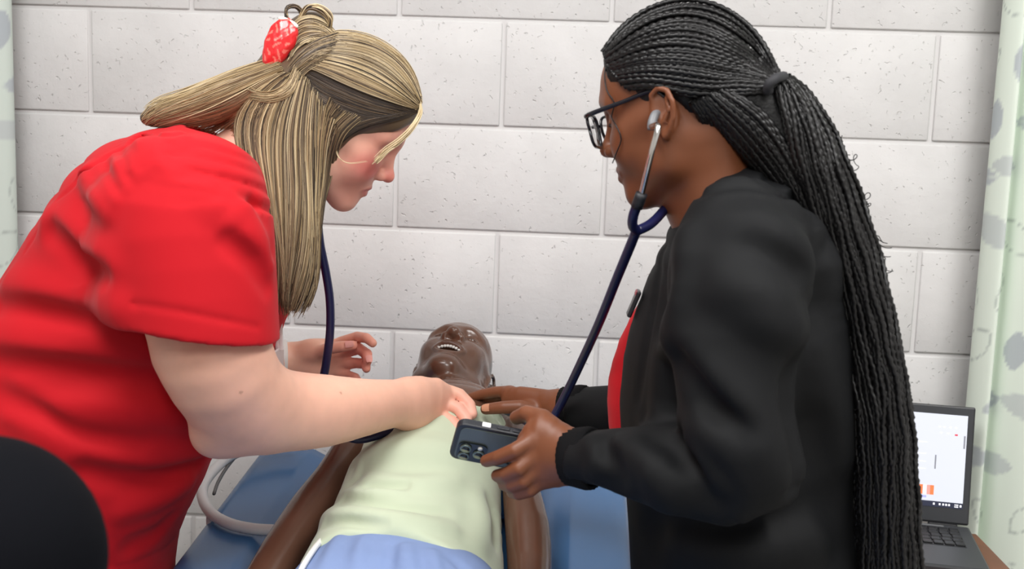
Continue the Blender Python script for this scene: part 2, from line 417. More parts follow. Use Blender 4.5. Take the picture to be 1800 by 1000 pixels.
# ================================================================ THE ROOM
def block_material():
    m = bpy.data.materials.new('painted_block'); m.use_nodes = True; nt = m.node_tree; b = nt.nodes['Principled BSDF']; N = nt.nodes.new; K = nt.links.new
    tc = N('ShaderNodeTexCoord'); geo = N('ShaderNodeNewGeometry')
    n1 = N('ShaderNodeTexNoise'); n1.inputs['Scale'].default_value = 9; n1.inputs['Detail'].default_value = 4; K(geo.outputs['Position'], n1.inputs['Vector'])
    r1 = N('ShaderNodeValToRGB'); r1.color_ramp.elements[0].position = 0.3; r1.color_ramp.elements[0].color = (0.69, 0.68, 0.675, 1)
    r1.color_ramp.elements[1].position = 0.7; r1.color_ramp.elements[1].color = (0.76, 0.75, 0.745, 1); K(n1.outputs['Fac'], r1.inputs['Fac']); K(r1.outputs['Color'], b.inputs['Base Color'])
    n2 = N('ShaderNodeTexNoise'); n2.inputs['Scale'].default_value = 55; n2.inputs['Detail'].default_value = 6; n2.inputs['Roughness'].default_value = 0.6; K(geo.outputs['Position'], n2.inputs['Vector'])
    n3 = N('ShaderNodeTexNoise'); n3.inputs['Scale'].default_value = 105; n3.inputs['Detail'].default_value = 2; n3.inputs['Distortion'].default_value = 0.8; K(geo.outputs['Position'], n3.inputs['Vector'])
    r3 = N('ShaderNodeMapRange'); r3.inputs['From Min'].default_value = 0.66; r3.inputs['From Max'].default_value = 0.76; r3.inputs['To Min'].default_value = 1; r3.inputs['To Max'].default_value = 0.0; K(n3.outputs['Fac'], r3.inputs['Value'])
    ad = N('ShaderNodeMath'); ad.operation = 'MULTIPLY_ADD'; ad.inputs[1].default_value = 0.55; K(n2.outputs['Fac'], ad.inputs[0]); K(r3.outputs['Result'], ad.inputs[2])
    bp = N('ShaderNodeBump'); bp.inputs['Strength'].default_value = 0.75; bp.inputs['Distance'].default_value = 0.0024; K(ad.outputs[0], bp.inputs['Height']); K(bp.outputs['Normal'], b.inputs['Normal'])
    b.inputs['Roughness'].default_value = 0.62; b.inputs['Specular IOR Level'].default_value = 0.35
    return m
BLK = block_material()
MORT = mat('painted_mortar', (0.70, 0.69, 0.685), 0.7, bump=(130, 0.3, 0.001))
XW0, XW1, ZC = -2.2, 2.2, 2.7432
wall = link('wall_back', (lambda bm: (lambda me: (bm.to_mesh(me), bm.free(), me)[2])(bpy.data.meshes.new('wall_back')))(box_bm(XW1-XW0, 0.1, ZC, c=((XW0+XW1)/2, 0.0545, ZC/2))), MORT)
tag(wall, kind='structure')
_bm = {}
def block_mesh(w):
    k = round(w, 3)
    if k not in _bm:
        bm = box_bm(w-0.0085, 0.03, 0.2032-0.0075, 0.0026, 2); me = bpy.data.meshes.new('block'); bm.to_mesh(me); bm.free()
        me.materials.append(BLK); me.polygons.foreach_set('use_smooth', np.ones(len(me.polygons), bool)); _bm[k] = me
    return _bm[k]
for row in range(13):
    z = (row+0.5)*0.2032; odd = 0.0 if row % 2 == 0 else 0.5            # rows above the 8th course joint start on whole blocks
    xs = [XW0]+[(k+odd)*0.4064-0.7722 for k in range(-6, 10) if XW0+0.05 < (k+odd)*0.4064-0.7722 < XW1-0.05]+[XW1]
    for a, c in zip(xs[:-1], xs[1:]):
        o = link('block', block_mesh(c-a), None, wall, ((a+c)/2, 0.015+random.uniform(-0.0006, 0.0006), z))
for nm, zz, th, colr in (('floor', -0.03, 0.06, (0.42, 0.40, 0.37)), ('ceiling', ZC+0.03, 0.06, (0.8, 0.8, 0.79))):
    o = bm_obj(nm, box_bm(XW1-XW0, 5.2, th, c=((XW0+XW1)/2, -2.495, zz)), mat(nm+'_surface', colr, 0.5 if nm == 'floor' else 0.85, noise=(6, 0.06)))
    tag(o, kind='structure')
WP = mat('painted_plaster', (0.72, 0.715, 0.70), 0.7, noise=(3, 0.03))
o = bm_obj('wall_front', box_bm(XW1-XW0+0.2, 0.1, ZC, c=((XW0+XW1)/2, -5.145, ZC/2)), WP); tag(o, kind='structure')
o = bm_obj('wall_left', box_bm(0.1, 5.2, ZC, c=(XW0-0.05, -2.495, ZC/2)), WP); tag(o, kind='structure')
o = bm_obj('wall_right', box_bm(0.1, 5.2, ZC, c=(XW1+0.05, -2.495, ZC/2)), WP); tag(o, kind='structure')
for i, (loc, e) in enumerate(LIGHTS):                                   # ceiling fittings that hold the lamps
    r = empty('ceiling_light', (loc[0], loc[1], ZC))
    tag(r, ('white fluorescent ceiling panel above the person in red', 'white fluorescent ceiling panel above the person with braids', 'white fluorescent ceiling panel at the foot of the bed')[i], 'ceiling light', 'fluorescent ceiling panels')
    bm = bmesh.new()
    for sx, sy, w, d in ((0, 0.6, 0.66, 0.03), (0, -0.6, 0.66, 0.03), (0.315, 0, 0.03, 1.2), (-0.315, 0, 0.03, 1.2)):
        bmesh.ops.create_cube(bm, size=1, matrix=Matrix.Translation((loc[0]+sx, loc[1]+sy, ZC-0.02)) @ Matrix.Diagonal((w, d, 0.04, 1)))
    bm_obj('frame', bm, mat('white_enamel', (0.8, 0.8, 0.8), 0.4), r)
    bm_obj('diffuser', box_bm(0.6, 1.17, 0.008, c=(loc[0], loc[1], ZC-0.012)), mat('lamp_diffuser', (0.9, 0.9, 0.9), 0.6), r)

# ---------------------------------------------------------------- curtains with printed leaves
def curtain(name, path, z0, z1, seed, base, label, shift):
    res = 0.0042
    path = catmull(path, 400); seg = np.linalg.norm(np.diff(path, axis=0), axis=1); s = np.concatenate([[0], np.cumsum(seg)])
    ns = int(s[-1]/res); su = np.linspace(0, s[-1], ns); xy = np.stack([np.interp(su, s, path[:, 0]), np.interp(su, s, path[:, 1])], -1)
    nz = int((z1-z0)/(res*1.4)); zz = np.linspace(z0, z1, nz)
    v = np.empty((ns, nz, 3)); flare = 1+0.25*(z1-zz)/(z1-z0)
    mean = xy.mean(0)
    v[..., 0] = xy[:, :1]+0*zz; v[..., 1] = mean[1]+(xy[:, 1:]-mean[1])*flare[None]; v[..., 2] = zz[None]+0*xy[:, :1]
    g = np.arange(ns*nz).reshape(ns, nz); f = np.stack([g[:-1, :-1], g[1:, :-1], g[1:, 1:], g[:-1, 1:]], -1).reshape(-1, 4)
    S = su[:, None]+0*zz; Z = zz[None]+0*S
    col = np.tile(np.array(base), (ns, nz, 1)); r = np.random.default_rng(seed)
    tones = [srgb(168, 174, 184), srgb(196, 204, 196), srgb(184, 190, 192), srgb(158, 164, 176), srgb(200, 208, 198)]
    stepz, steps = 0.105, 0.095
    for i in range(-1, int(s[-1]/steps)+2):
        for j in range(-1, int((z1-z0)/stepz)+2):
            kind = (i*2+j*3) % 5; cs = (i+0.5*(j % 2)+r.uniform(-.18, .18))*steps+shift; cz = z0+(j+r.uniform(-.15, .15))*stepz
            an = [0.1, 0.7, -0.3, 1.2, -0.9][kind]+r.uniform(-.3, .3); l = r.uniform(0.036, 0.05); w = l*r.uniform(0.42, 0.6)
            ds, dz = S-cs, Z-cz; q = np.abs(ds*math.cos(an)+dz*math.sin(an)); t = -ds*math.sin(an)+dz*math.cos(an)
            R = (l*l+w*w)/(2*w); dd = np.sqrt(q**2+(np.abs(t)+R-w)**2)-R
            if kind == 4 or kind == 1: wgt = np.clip((0.0022-np.abs(dd))/0.0015, 0, 1)*0.55; cc = srgb(140, 150, 148)
            else:
                wgt = np.clip(-dd/0.002, 0, 1)*0.7; cc = np.array(tones[kind])
                wgt = wgt*(1-0.6*np.clip((0.0016-np.abs(t))/0.001, 0, 1)*(kind == 0))
            col = col*(1-wgt[..., None])+np.array(cc)*wgt[..., None]
    me = mesh_np(name, v.reshape(-1, 3), f, True, col.reshape(-1, 3))
    r = empty(name, (float(xy[:, 0].mean()), float(xy[:, 1].mean()), z0)); tag(r, label, 'curtain')
    link('cloth', me, mat('curtain_cloth', rough=0.85, spec=0.2, vcol=True, bump=(700, 0.15, 0.0005)), r)
    hook = mat('hook_steel', (0.6, 0.6, 0.6), 0.35, 1.0)
    for k in range(0, ns, max(1, ns//5)):
        tube('hook', [(xy[k, 0], xy[k, 1], z1-0.02), (xy[k, 0], xy[k, 1]-0.012, z1+0.005), (xy[k, 0], xy[k, 1], z1+0.02)], 0.0018, hook, r, 6, 8)
    tube('track', [(xy[:, 0].min()-0.02, xy[:, 1].mean(), z1+0.025), (xy[:, 0].max()+0.02, xy[:, 1].mean(), z1+0.025)], 0.011, mat('white_enamel'), r, 8, 2)
MINT = srgb(224, 234, 222)
xr = P(1745, 450, -0.14)[0]
curtain('privacy_curtain', [(xr+0.012, -0.055), (xr-0.006, -0.10), (xr+0.018, -0.135), (xr+0.03, -0.10), (xr+0.05, -0.13), (xr+0.11, -0.16), (xr+0.19, -0.12), (xr+0.25, -0.07), (xr+0.33, -0.12), (xr+0.4, -0.15), (xr+0.48, -0.09), (xr+0.56, -0.06)], 0.32, 2.6, 5, MINT, 'pale green privacy curtain with grey leaf print hanging beside the laptop', 0.02)
xl = P(20, 250, -0.12)[0]
curtain('privacy_curtain', [(xl-0.42, -0.10), (xl-0.34, -0.16), (xl-0.26, -0.09), (xl-0.18, -0.17), (xl-0.1, -0.09), (xl-0.05, -0.15), (xl-0.01, -0.13), (xl, -0.11), (xl-0.012, -0.09)], 0.32, 2.6, 9, srgb(205, 216, 208), 'pale green leaf print curtain hanging behind the person in red', 0.0)

# ---------------------------------------------------------------- treatment bed
VINYL = mat('blue_vinyl', srgb(62, 106, 154), 0.27, spec=0.5, noise=(4, 0.06), bump=(30, 0.05, 0.002))
VINYL2 = VINYL
bf = P(437, 800, -0.17); BX0 = bf[0]+0.012; BZ0 = bf[2]; BW = 0.70; BXC = BX0+BW/2
BPATH = [(-0.12, BZ0-0.004), (-0.17, BZ0+0.0), (-0.75, BZ0-0.055), (-0.95, BZ0-0.07), (-1.15, BZ0-0.075), (-1.72, BZ0-0.075)]
def bed_z(y): return float(np.interp(-y, [-q[0] for q in BPATH], [q[1] for q in BPATH]))
bed = empty('treatment_bed', (BXC, -0.9, 0.0)); tag(bed, 'blue vinyl treatment bed with raised edges under the manikin', 'bed')
def bed_section(prof, name, mt):
    yy = np.array([q[0] for q in BPATH]); zz = np.array([q[1] for q in BPATH]); n = len(prof)
    ys = np.linspace(0, 1, 30); t = np.linspace(0, 1, len(yy)); pth = catmull(np.stack([yy, zz], -1), 30)
    bm = bmesh.new(); rings = []
    for k, (y, z) in enumerate(pth):
        rings.append([bm.verts.new((BXC+px, y, z+pz)) for px, pz in prof])
    for a, b in zip(rings[:-1], rings[1:]):
        for i in range(n): bm.faces.new((a[i], a[(i+1) % n], b[(i+1) % n], b[i]))
    bm.faces.new(rings[0][::-1]); bm.faces.new(rings[-1])
    bmesh.ops.recalc_face_normals(bm, faces=bm.faces)
    return bm_obj(name, bm, mt, bed, True)
h = BW/2
o = bed_section([(-h+.004, -.105), (-h, -.02), (-h+.010, .006), (-h+.03, .012), (-h+.10, .010), (-h+.125, -.002), (-h+.14, -.004), (h-.14, -.004), (h-.125, -.002), (h-.10, .010), (h-.03, .012), (h-.010, .006), (h, -.02), (h-.004, -.105)], 'mattress', VINYL)
bv = o.modifiers.new('b', 'BEVEL'); bv.width = 0.006; bv.segments = 2; bv.limit_method = 'ANGLE'; bv.angle_limit = 0.35
for sx in (-1, 1):
    pts = [(BXC+sx*(h-0.001), y, z-0.028) for y, z in catmull(BPATH, 24)]
    tube('piping', pts, 0.0035, VINYL2, bed, 6, 24, False)
bed_section([(-h+.03, -.15), (-h+.03, -.107), (h-.03, -.107), (h-.03, -.15)], 'deck_frame', mat('bed_frame_grey', (0.5, 0.5, 0.5), 0.4, 0.3))
for sx in (-1, 1):
    for y in (-0.35, -1.5):
        bm_obj('leg', box_bm(0.05, 0.05, bed_z(y)-0.15, 0.006, c=(BXC+sx*(h-0.07), y, (bed_z(y)-0.15)/2)), mat('bed_frame_grey'), bed)
    bm_obj('side_beam', box_bm(0.04, 1.3, 0.05, 0.005, c=(BXC+sx*(h-0.07), -0.95, 0.3)), mat('bed_frame_grey'), bed)
WT = mat('grey_white_hose', srgb(214, 214, 214), 0.4)
hs = empty('cable_hose', (BX0, -0.3, BZ0)); tag(hs, 'grey white hose looped over the left corner of the blue bed', 'hose')
def on_bed(px, py, lift=0.0):
    d = ray(px, py); t = 1.9
    for _ in range(12): q = CAM+d*t; t = (bed_z(q[1])+0.014+lift-CAM[2])/d[2]
    return CAM+d*t
hp = [on_bed(x, y, 0.008+l) for x, y, l in ((530, 779, .02), (480, 781, .02), (445, 786, .02), (402, 804, .015), (368, 836, .01), (355, 866, .006), (368, 898, .004), (400, 919, .002), (440, 929, 0), (478, 932, 0), (540, 934, 0))]
tube('hose', hp, 0.0092, WT, hs, 10, 60)
tube('thin_cable', [on_bed(x, y, .014) for x, y in ((442, 788), (420, 798), (400, 820), (384, 846), (376, 868))], 0.003, mat('dark_grey_cable', (0.12, 0.12, 0.12), 0.5), hs, 6, 24)
for q in (6,): 
    d = hp[q]; bm_obj('clip', box_bm(0.008, 0.012, 0.026, 0.002, c=(d[0], d[1], d[2]-0.012)), WT, hs)

# ---------------------------------------------------------------- table and laptop
WOOD = mat('brown_wood', srgb(120, 72, 46), 0.4, noise=(14, 0.25))
HA = P(1703, 925, -0.205); TZ = HA[2]-0.016
def on_z(px, py, z):
    d = ray(px, py); return CAM+d*((z-CAM[2])/d[2])
HB = on_z(1742, 1000, HA[2]); e2 = nrm(np.array([HB[0]-HA[0], HB[1]-HA[1], 0])); e1 = np.array([e2[1], -e2[0], 0])
if e1[0] > 0: e1 = -e1                                     # e1: to the laptop's left, e2: towards its user
TR = on_z(1777, 1000, TZ)[0]
tb = empty('side_table', (TR-0.3, -0.3, 0)); tag(tb, 'brown wooden side table carrying the laptop against the wall', 'table')
TY0 = -0.66
bm_obj('table_top', box_bm(0.62, -TY0-0.195, 0.03, 0.003, c=(TR-0.31, (TY0-0.195)/2, TZ-0.015)), WOOD, tb)
for sx in (-0.58, -0.04):
    for y in (-0.24, TY0+0.06): bm_obj('leg', box_bm(0.04, 0.04, TZ-0.03, 0.003, c=(TR+sx, y, (TZ-0.03)/2)), WOOD, tb)
bm_obj('apron', box_bm(0.54, 0.02, 0.08, 0.002, c=(TR-0.31, TY0+0.06, TZ-0.07)), WOOD, tb)
lt = empty('laptop', tuple(HA+e1*0.15+e2*0.1-np.array([0, 0, 0.016]))); tag(lt, 'open dark grey laptop with a bright white screen on the wooden table', 'laptop')
DG = mat('laptop_grey', srgb(58, 60, 64), 0.45, noise=(30, 0.05)); KEY = mat('key_black', srgb(24, 25, 28), 0.4)
LW, LD, LH = 0.31, 0.215, 0.212
def frame_m(o, a, b, c):                                    # matrix from columns
    return Matrix([[a[0], b[0], c[0], o[0]], [a[1], b[1], c[1], o[1]], [a[2], b[2], c[2], o[2]], [0, 0, 0, 1]])
UPZ = np.array([0, 0, 1.0])
def lap(name, u0, u1, v0, v1, z0, z1, m, bev=0.0, lid=False, parent=None):
    # u: from right edge to the left, v: from hinge outwards (towards user on the deck / upwards on the lid)
    if lid: ax = (e1, LUP, LN)
    else: ax = (e1, e2, UPZ)
    bm = box_bm(abs(u1-u0), abs(v1-v0), abs(z1-z0), bev, 2, c=((u0+u1)/2, (v0+v1)/2, (z0+z1)/2))
    bmesh.ops.transform(bm, matrix=frame_m(HA, *ax), verts=bm.verts); bmesh.ops.recalc_face_normals(bm, faces=bm.faces)
    return bm_obj(name, bm, m, parent or lt)
best = None
for a in np.linspace(-0.2, 0.8, 101):
    up = math.cos(a)*UPZ-math.sin(a)*e2; q = PX(HA+up*LH); e = abs(q[1]-717)
    if best is None or e < best[0]: best = (e, a)
LA = min(max(best[1], 0.1), 0.45); LUP = math.cos(LA)*UPZ-math.sin(LA)*e2; LN = math.cos(LA)*e2+math.sin(LA)*UPZ
lap('base', 0, LW, 0.004, LD, -0.016, 0.0, DG, 0.004)
lid = lap('lid', 0, LW, 0, LH, -0.009, -0.002, mat('laptop_lid', srgb(44, 45, 48), 0.45), 0.003, True)
lap('hinge', 0.02, 0.07, -0.003, 0.006, -0.008, 0.002, KEY, 0.002); lap('hinge', LW-0.07, LW-0.02, -0.003, 0.006, -0.008, 0.002, KEY, 0.002)
lap('bezel', 0.003, LW-0.003, 0.004, LH-0.003, -0.002, -0.0012, DG, 0.0, True, lid)
SCR = mat('screen_white', (0.2, 0.2, 0.2), 0.3, emit=((0.86, 0.90, 1.0), 0.95))
scr = lap('screen', 0.0125, LW-0.0125, 0.029, LH-0.016, -0.0012, -0.0006, SCR, 0, True, lid)
tz = mat('taskbar_dark', srgb(40, 44, 62), 0.4, emit=(srgb(50, 54, 76), 0.5)); gy = mat('scroll_grey', srgb(140, 142, 152), 0.4, emit=(srgb(120, 122, 134), 0.5))
og = mat('thumb_orange', srgb(236, 130, 80), 0.4, emit=(srgb(236, 120, 70), 0.6)); wh = mat('ui_white', (0.8, 0.8, 0.8), 0.4, emit=((0.9, 0.92, 1), 0.9)); pk = mat('ui_pink', srgb(220, 150, 140), 0.4, emit=(srgb(226, 170, 160), 0.6)); lg = mat('ui_pale', srgb(220, 222, 232), 0.4, emit=(srgb(212, 214, 228), 0.85)); rd = mat('ui_red', srgb(200, 60, 80), 0.4, emit=(srgb(200, 70, 90), 0.7))
def ui(nm, u0, u1, v0, v1, m, z=0.0): lap(nm, u0, u1, v0, v1, -0.0006+z, -0.0003+z, m, 0, True, lid)
ui('taskbar', 0.0125, LW-0.0125, 0.029, 0.039, tz)
ui('scrollbar', 0.0145, 0.0175, 0.137, 0.160, gy); ui('inner_scrollbar', 0.062, 0.0645, 0.097, 0.122, gy)
for k, (u, m) in enumerate(((0.066, og), (0.072, pk), (0.078, lg), (0.085, og), (0.092, pk), (0.099, og))): ui('thumbnail', u-0.003, u+0.0035, 0.05, 0.067, m)
for u in (0.02, 0.022, 0.0245): ui('clock_text', u, u+0.0018, 0.0345, 0.0365, wh, 0.0002); ui('clock_text', u, u+0.0018, 0.031, 0.033, wh, 0.0002)
ui('tray_icon', 0.0145, 0.0175, 0.032, 0.036, wh, 0.0002)
for u in (0.034, 0.039, 0.044, 0.05, 0.06): ui('tray_icon', u, u+0.003, 0.0325, 0.036, wh, 0.0002)
for u, v in ((0.03, 0.172), (0.04, 0.172), (0.05, 0.172), (0.058, 0.172), (0.043, 0.161), (0.055, 0.161)): ui('toolbar_icon', u, u+0.003, v, v+0.0025, lg)
ui('toolbar_icon', 0.028, 0.033, 0.159, 0.162, rd)
for v, u1 in ((0.143, 0.18), (0.122, 0.15), (0.108, 0.16), (0.095, 0.14)): ui('text_line', 0.08, u1, v, v+0.0016, lg)
ui('chip', 0.075, 0.092, 0.044, 0.048, mat('ui_blue', srgb(160, 165, 220), 0.4, emit=(srgb(170, 175, 230), 0.7)))
lap('speaker_strip', 0.045, 0.10, 0.012, 0.018, 0.0, 0.0008, mat('strip_grey', srgb(120, 122, 124), 0.4))
bm = box_bm(0.0155, 0.0145, 0.003, 0.0012, 2); bmesh.ops.transform(bm, matrix=Matrix.Rotation(math.atan2(e1[1], e1[0]), 4, 'Z'), verts=bm.verts)
kme = bpy.data.meshes.new('key'); bm.to_mesh(kme); bm.free(); kme.materials.append(KEY)
lap('keyboard_well', 0.022, LW-0.022, 0.024, 0.118, 0.0, 0.0004, mat('well_black', srgb(34, 35, 38), 0.5))
for r_ in range(5):
    for c_ in range(15):
        q = HA+e1*(0.031+c_*0.0178+(r_ % 2)*0.002)+e2*(0.035+r_*0.0178)+UPZ*0.0016
        link('key', kme, None, lt, tuple(q))
lap('touchpad', LW/2-0.05, LW/2+0.05, 0.13, 0.195, 0.0, 0.0004, mat('pad_grey', srgb(50, 52, 55), 0.35))
# ================================================================ BODIES
def rot_frame(Fv, up_hint):
    Fv = nrm(Fv); L = nrm(np.cross(up_hint, Fv)); U = np.cross(Fv, L)
    return np.stack([Fv, L, U], 1)                          # columns: forward, left, up
def head_field(nose_w=1.0, mw=1.0, lips=1.0, open_mouth=0.0, cheek=1.0, jaw=1.0, lid=0.0, ear=True):
    """head in its own frame: x forward, y to its left, z up, origin between the ears"""
    f = Field()
    f.add(Ell((-0.014, 0, 0.046), (0.094, 0.074, 0.086)))                      # cranium
    f.add(Ell((0.030, 0, 0.045), (0.058, 0.064, 0.068)), 0.03)                 # forehead
    f.add(Ell((0.028, 0, -0.022), (0.055, 0.058, 0.074)), 0.03)                # face
    dz = -0.016*open_mouth; o = open_mouth
    for s in (-1, 1):
        f.add(Cap((-0.002, s*0.055, -0.03), (0.008, s*0.05*jaw, -0.058+dz*.5), 0.015, 0.015), 0.03)
        f.add(Cap((0.008, s*0.048*jaw, -0.058+dz*.6), (0.066, s*0.014, -0.088+dz), 0.017*jaw, 0.014), 0.025)
        f.add(Ell((0.052, s*0.036, -0.024), (0.029*cheek, 0.025*cheek, 0.030)), 0.025)    # cheek
        f.add(Cap((0.046, s*0.05, -0.002), (0.0, s*0.066, 0.006), 0.012, 0.008), 0.02)    # cheekbone
    f.add(Ell((0.071-0.01*o, 0, -0.088+dz), (0.016, 0.020, 0.014)), 0.02)             # chin
    f.add(Ell((0.052, 0, -0.075+dz), (0.03, 0.03, 0.02)), 0.02)
    f.add(Ell((0.070, 0, -0.048), (0.021, 0.028, 0.024)), 0.02)                # muzzle
    for s in (-1, 1):
        f.add(Chain([(0.081, s*0.006, 0.036), (0.079, s*0.024, 0.041), (0.064, s*0.047, 0.036)], [0.006, 0.0085, 0.007]), 0.018)   # brow
        f.sub(Ell((0.093, s*0.033, 0.018), (0.020, 0.019, 0.0135)), 0.016)     # socket
        f.add(Ell((0.0665, s*0.032, 0.0165), 0.0135), 0.004)                   # eye under its lids
        f.add(Chain([(0.0795, s*0.020, 0.013), (0.081, s*0.032, 0.0125-0.002*lid), (0.074, s*0.0445, 0.0135)], [0.0022, 0.0028, 0.0022]), 0.004)   # upper lid edge
        f.sub(Chain([(0.080, s*0.020, 0.0095), (0.0815, s*0.032, 0.0085), (0.0745, s*0.044, 0.010)], [0.0008, 0.0011, 0.0008]), 0.002)
    f.add(Chain([(0.079, 0, 0.034), (0.0885, 0, 0.014), (0.103, 0, -0.013)], [0.0075, 0.0065*nose_w**.5, 0.0085*nose_w**.5]), 0.014)   # nose
    f.add(Ell((0.1045, 0, -0.0165), (0.0105, 0.0105*nose_w, 0.0095)), 0.008)
    for s in (-1, 1):
        f.add(Ell((0.093, s*0.0125*nose_w, -0.0215), (0.0105, 0.0075*nose_w, 0.008)), 0.007)
        f.sub(Ell((0.0985, s*0.0068*nose_w, -0.0305), (0.006, 0.0040*nose_w, 0.0055)), 0.003)
    o = open_mouth
    ul = [(0.0825-0.002*o, 0.0235, -0.0535+0.001*o), (0.090, 0.011, -0.0478+.001*o), (0.0925, 0, -0.0475+.001*o), (0.090, -0.011, -0.0478+.001*o), (0.0825-0.002*o, -0.0235, -0.0535+.001*o)]
    ll = [(0.0825-0.002*o, 0.022, -0.055-0.002*o), (0.0895-.010*o, 0.010, -0.0598-0.013*o), (0.091-.012*o, 0, -0.0605-0.014*o), (0.0895-.010*o, -0.010, -0.0598-0.013*o), (0.0825-0.002*o, -0.022, -0.055-0.002*o)]
    ul = [(x, y*mw, z) for x, y, z in ul]; ll = [(x, y*mw, z) for x, y, z in ll]
    if o > 0:
        f.sub(Ell((0.092, 0, -0.061), (0.032, 0.0205*mw, 0.0115)), 0.004)
    f.add(Chain(ul, np.array([0.0022, 0.0042, 0.0040, 0.0042, 0.0022])*lips), 0.005)
    f.add(Chain(ll, np.array([0.0022, 0.0050, 0.0055, 0.0050, 0.0022])*lips), 0.005)
    if o == 0: f.sub(Chain([(0.0895, 0.021, -0.0538), (0.0985, 0.010, -0.0533), (0.100, 0, -0.0537), (0.0985, -0.010, -0.0533), (0.0895, -0.021, -0.0538)], 0.0012), 0.003)
    for s in (-1, 1):                                                         # ears
        if not ear: break
        c = np.array([-0.012, s*0.077, 0.003]); E = lambda x, z, y=0.0: c+np.array([x, s*y, z])
        f.add(Ell(c+np.array([0.0, -s*0.003, -0.001]), (0.0165, 0.0055, 0.029), np.stack([nrm((1, s*0.35, 0.12)), nrm((-0.35, s*1, 0)), np.cross(nrm((1, s*0.35, 0.12)), nrm((-0.35, s*1, 0)))], 1)), 0.006)
        rim = [E(0.012, 0.008, -0.002), E(0.010, 0.024, 0.003), E(-0.002, 0.031, 0.006), E(-0.014, 0.024, 0.009), E(-0.0185, 0.008, 0.010), E(-0.014, -0.010, 0.007), E(-0.004, -0.024, 0.003), E(0.004, -0.030, 0.0)]
        f.sub(Ell(E(-0.001, 0.004, 0.008), (0.0105, 0.0065, 0.0185)), 0.004)
        f.add(Chain(rim, [0.0032, 0.0036, 0.0038, 0.0038, 0.0036, 0.0036, 0.0042, 0.0055]), 0.003)
        f.add(Chain([E(-0.010, 0.016, 0.005), E(-0.009, 0.0, 0.005), E(0.0, -0.012, 0.003)], 0.003), 0.004)   # antihelix
        f.add(Ell(E(0.010, -0.003, 0.0), (0.0045, 0.004, 0.006)), 0.004)                                    # tragus
    return f
LIPS = lambda g=1.0: Chain([(0.083, 0.0225, -0.0537), (0.0915, 0.011, -0.0485), (0.094, 0, -0.049), (0.0915, -0.011, -0.0485), (0.083, -0.0225, -0.0537), (0.091, -0.010, -0.0585), (0.093, 0, -0.0595), (0.091, 0.010, -0.0585), (0.083, 0.0225, -0.0537)], 0.0042*g)
def brows_field(r=0.0035):
    f = Field()
    for s in (-1, 1): f.add(Chain([(0.090, s*0.011, 0.037), (0.0885, s*0.027, 0.0425), (0.073, s*0.049, 0.038)], [r, r, r*0.6]))
    return f
def lash_field(r=0.0018):
    f = Field()
    for s in (-1, 1): f.add(Chain([(0.0805, s*0.019, 0.0100), (0.0825, s*0.032, 0.0090), (0.0755, s*0.0455, 0.0105)], r))
    return f
def finger(f, pts, r, k=0.006, tips=None):
    n = len(pts); rr = [r*1.08, r*1.02, r*0.95, r*0.82][:n] if n <= 4 else np.linspace(r*1.08, r*0.8, n)
    f.add(Chain([np.asarray(p, float) for p in pts], rr), k)
    if tips is not None: tips.append((np.asarray(pts[-2], float), np.asarray(pts[-1], float), r))
def nail_mesh(name, c, along, normal, w, l, m, parent):
    a = nrm(along); n = nrm(np.asarray(normal)-a*(np.asarray(normal)@a)); s = np.cross(a, n)
    v = []; nu, nv = 7, 5
    for i in range(nu):
        u = -1+2*i/(nu-1)
        for j in range(nv):
            t = -1+2*j/(nv-1); rnd = math.sqrt(max(0, 1-0.5*t*t)) if t > 0 else 1
            v.append(c+s*(u*w*rnd)+a*(t*l)+n*(-0.30*w*u*u+0.0002))
    g = np.arange(nu*nv).reshape(nu, nv); f = np.stack([g[:-1, :-1], g[1:, :-1], g[1:, 1:], g[:-1, 1:]], -1).reshape(-1, 4)
    return link(name, mesh_np(name, v, f), m, parent)

# ---------------------------------------------------------------- person in the red scrub top
DY = 0.06
A_root = empty('person', (P(110, 1000, -0.70)[0], -0.70, 0.0))
tag(A_root, 'person in a red scrub top with half-up blond hair bending over the manikin', 'person')
# head placed by its chin
A_R = rot_frame((math.cos(math.radians(35))*math.cos(math.radians(9)), math.cos(math.radians(35))*math.sin(math.radians(9)), -math.sin(math.radians(35))), (math.sin(math.radians(35)), 0, math.cos(math.radians(35))))
A_sc = 0.91
A_o = P(606, 364, -0.64)-A_R@np.array([0.079, 0, -0.097])*A_sc
A_hf = head_field(nose_w=0.95, lips=0.9, cheek=1.12, jaw=1.12, lid=1.0, ear=False)
A_head = Xf(A_hf, A_o, A_R, A_sc)
A_arm = px_sweep([((270, 380), (410, 370), -0.865, 0.055), ((260, 455), (440, 450), -0.885, 0.06), ((258, 556), (452, 580), -0.875, 0.060), ((282, 640), (480, 625), -0.885, 0.066), ((325, 722), (490, 642), -0.868, 0.060),
                  ((395, 784), (505, 652), -0.838, 0.053), ((480, 789), (530, 656), -0.795, 0.048), ((560, 783), (585, 661), -0.745, 0.044), ((635, 765), (645, 667), -0.69, 0.037), ((690, 750), (695, 668), -0.64, 0.031), ((725, 752), (730, 667), -0.61, 0.026)])
A = Field(); A.add(A_head)
A.add(Cap(A_head.world((-0.035, 0, -0.03)), A_head.world((-0.075, 0.0, -0.15)), 0.055, 0.062), 0.03)                       # neck
A.add(Chain([A_head.world((-0.075, 0, -0.14)), P(300, 420, -0.70), P(180, 700, -0.70), P(120, 980, -0.70)], [0.055, 0.05, 0.05, 0.05]), 0.04)
A.add(Cap(P(330, 350, -0.72), P(330, 380, -0.87), 0.05, 0.05), 0.03); A.add(Cap(P(330, 350, -0.72), P(360, 350, -0.55), 0.05, 0.05), 0.03)
A.add(A_arm, 0.02)
A.add(Ell(P(378, 762, -0.845), 0.032), 0.03)                                                                                # elbow point
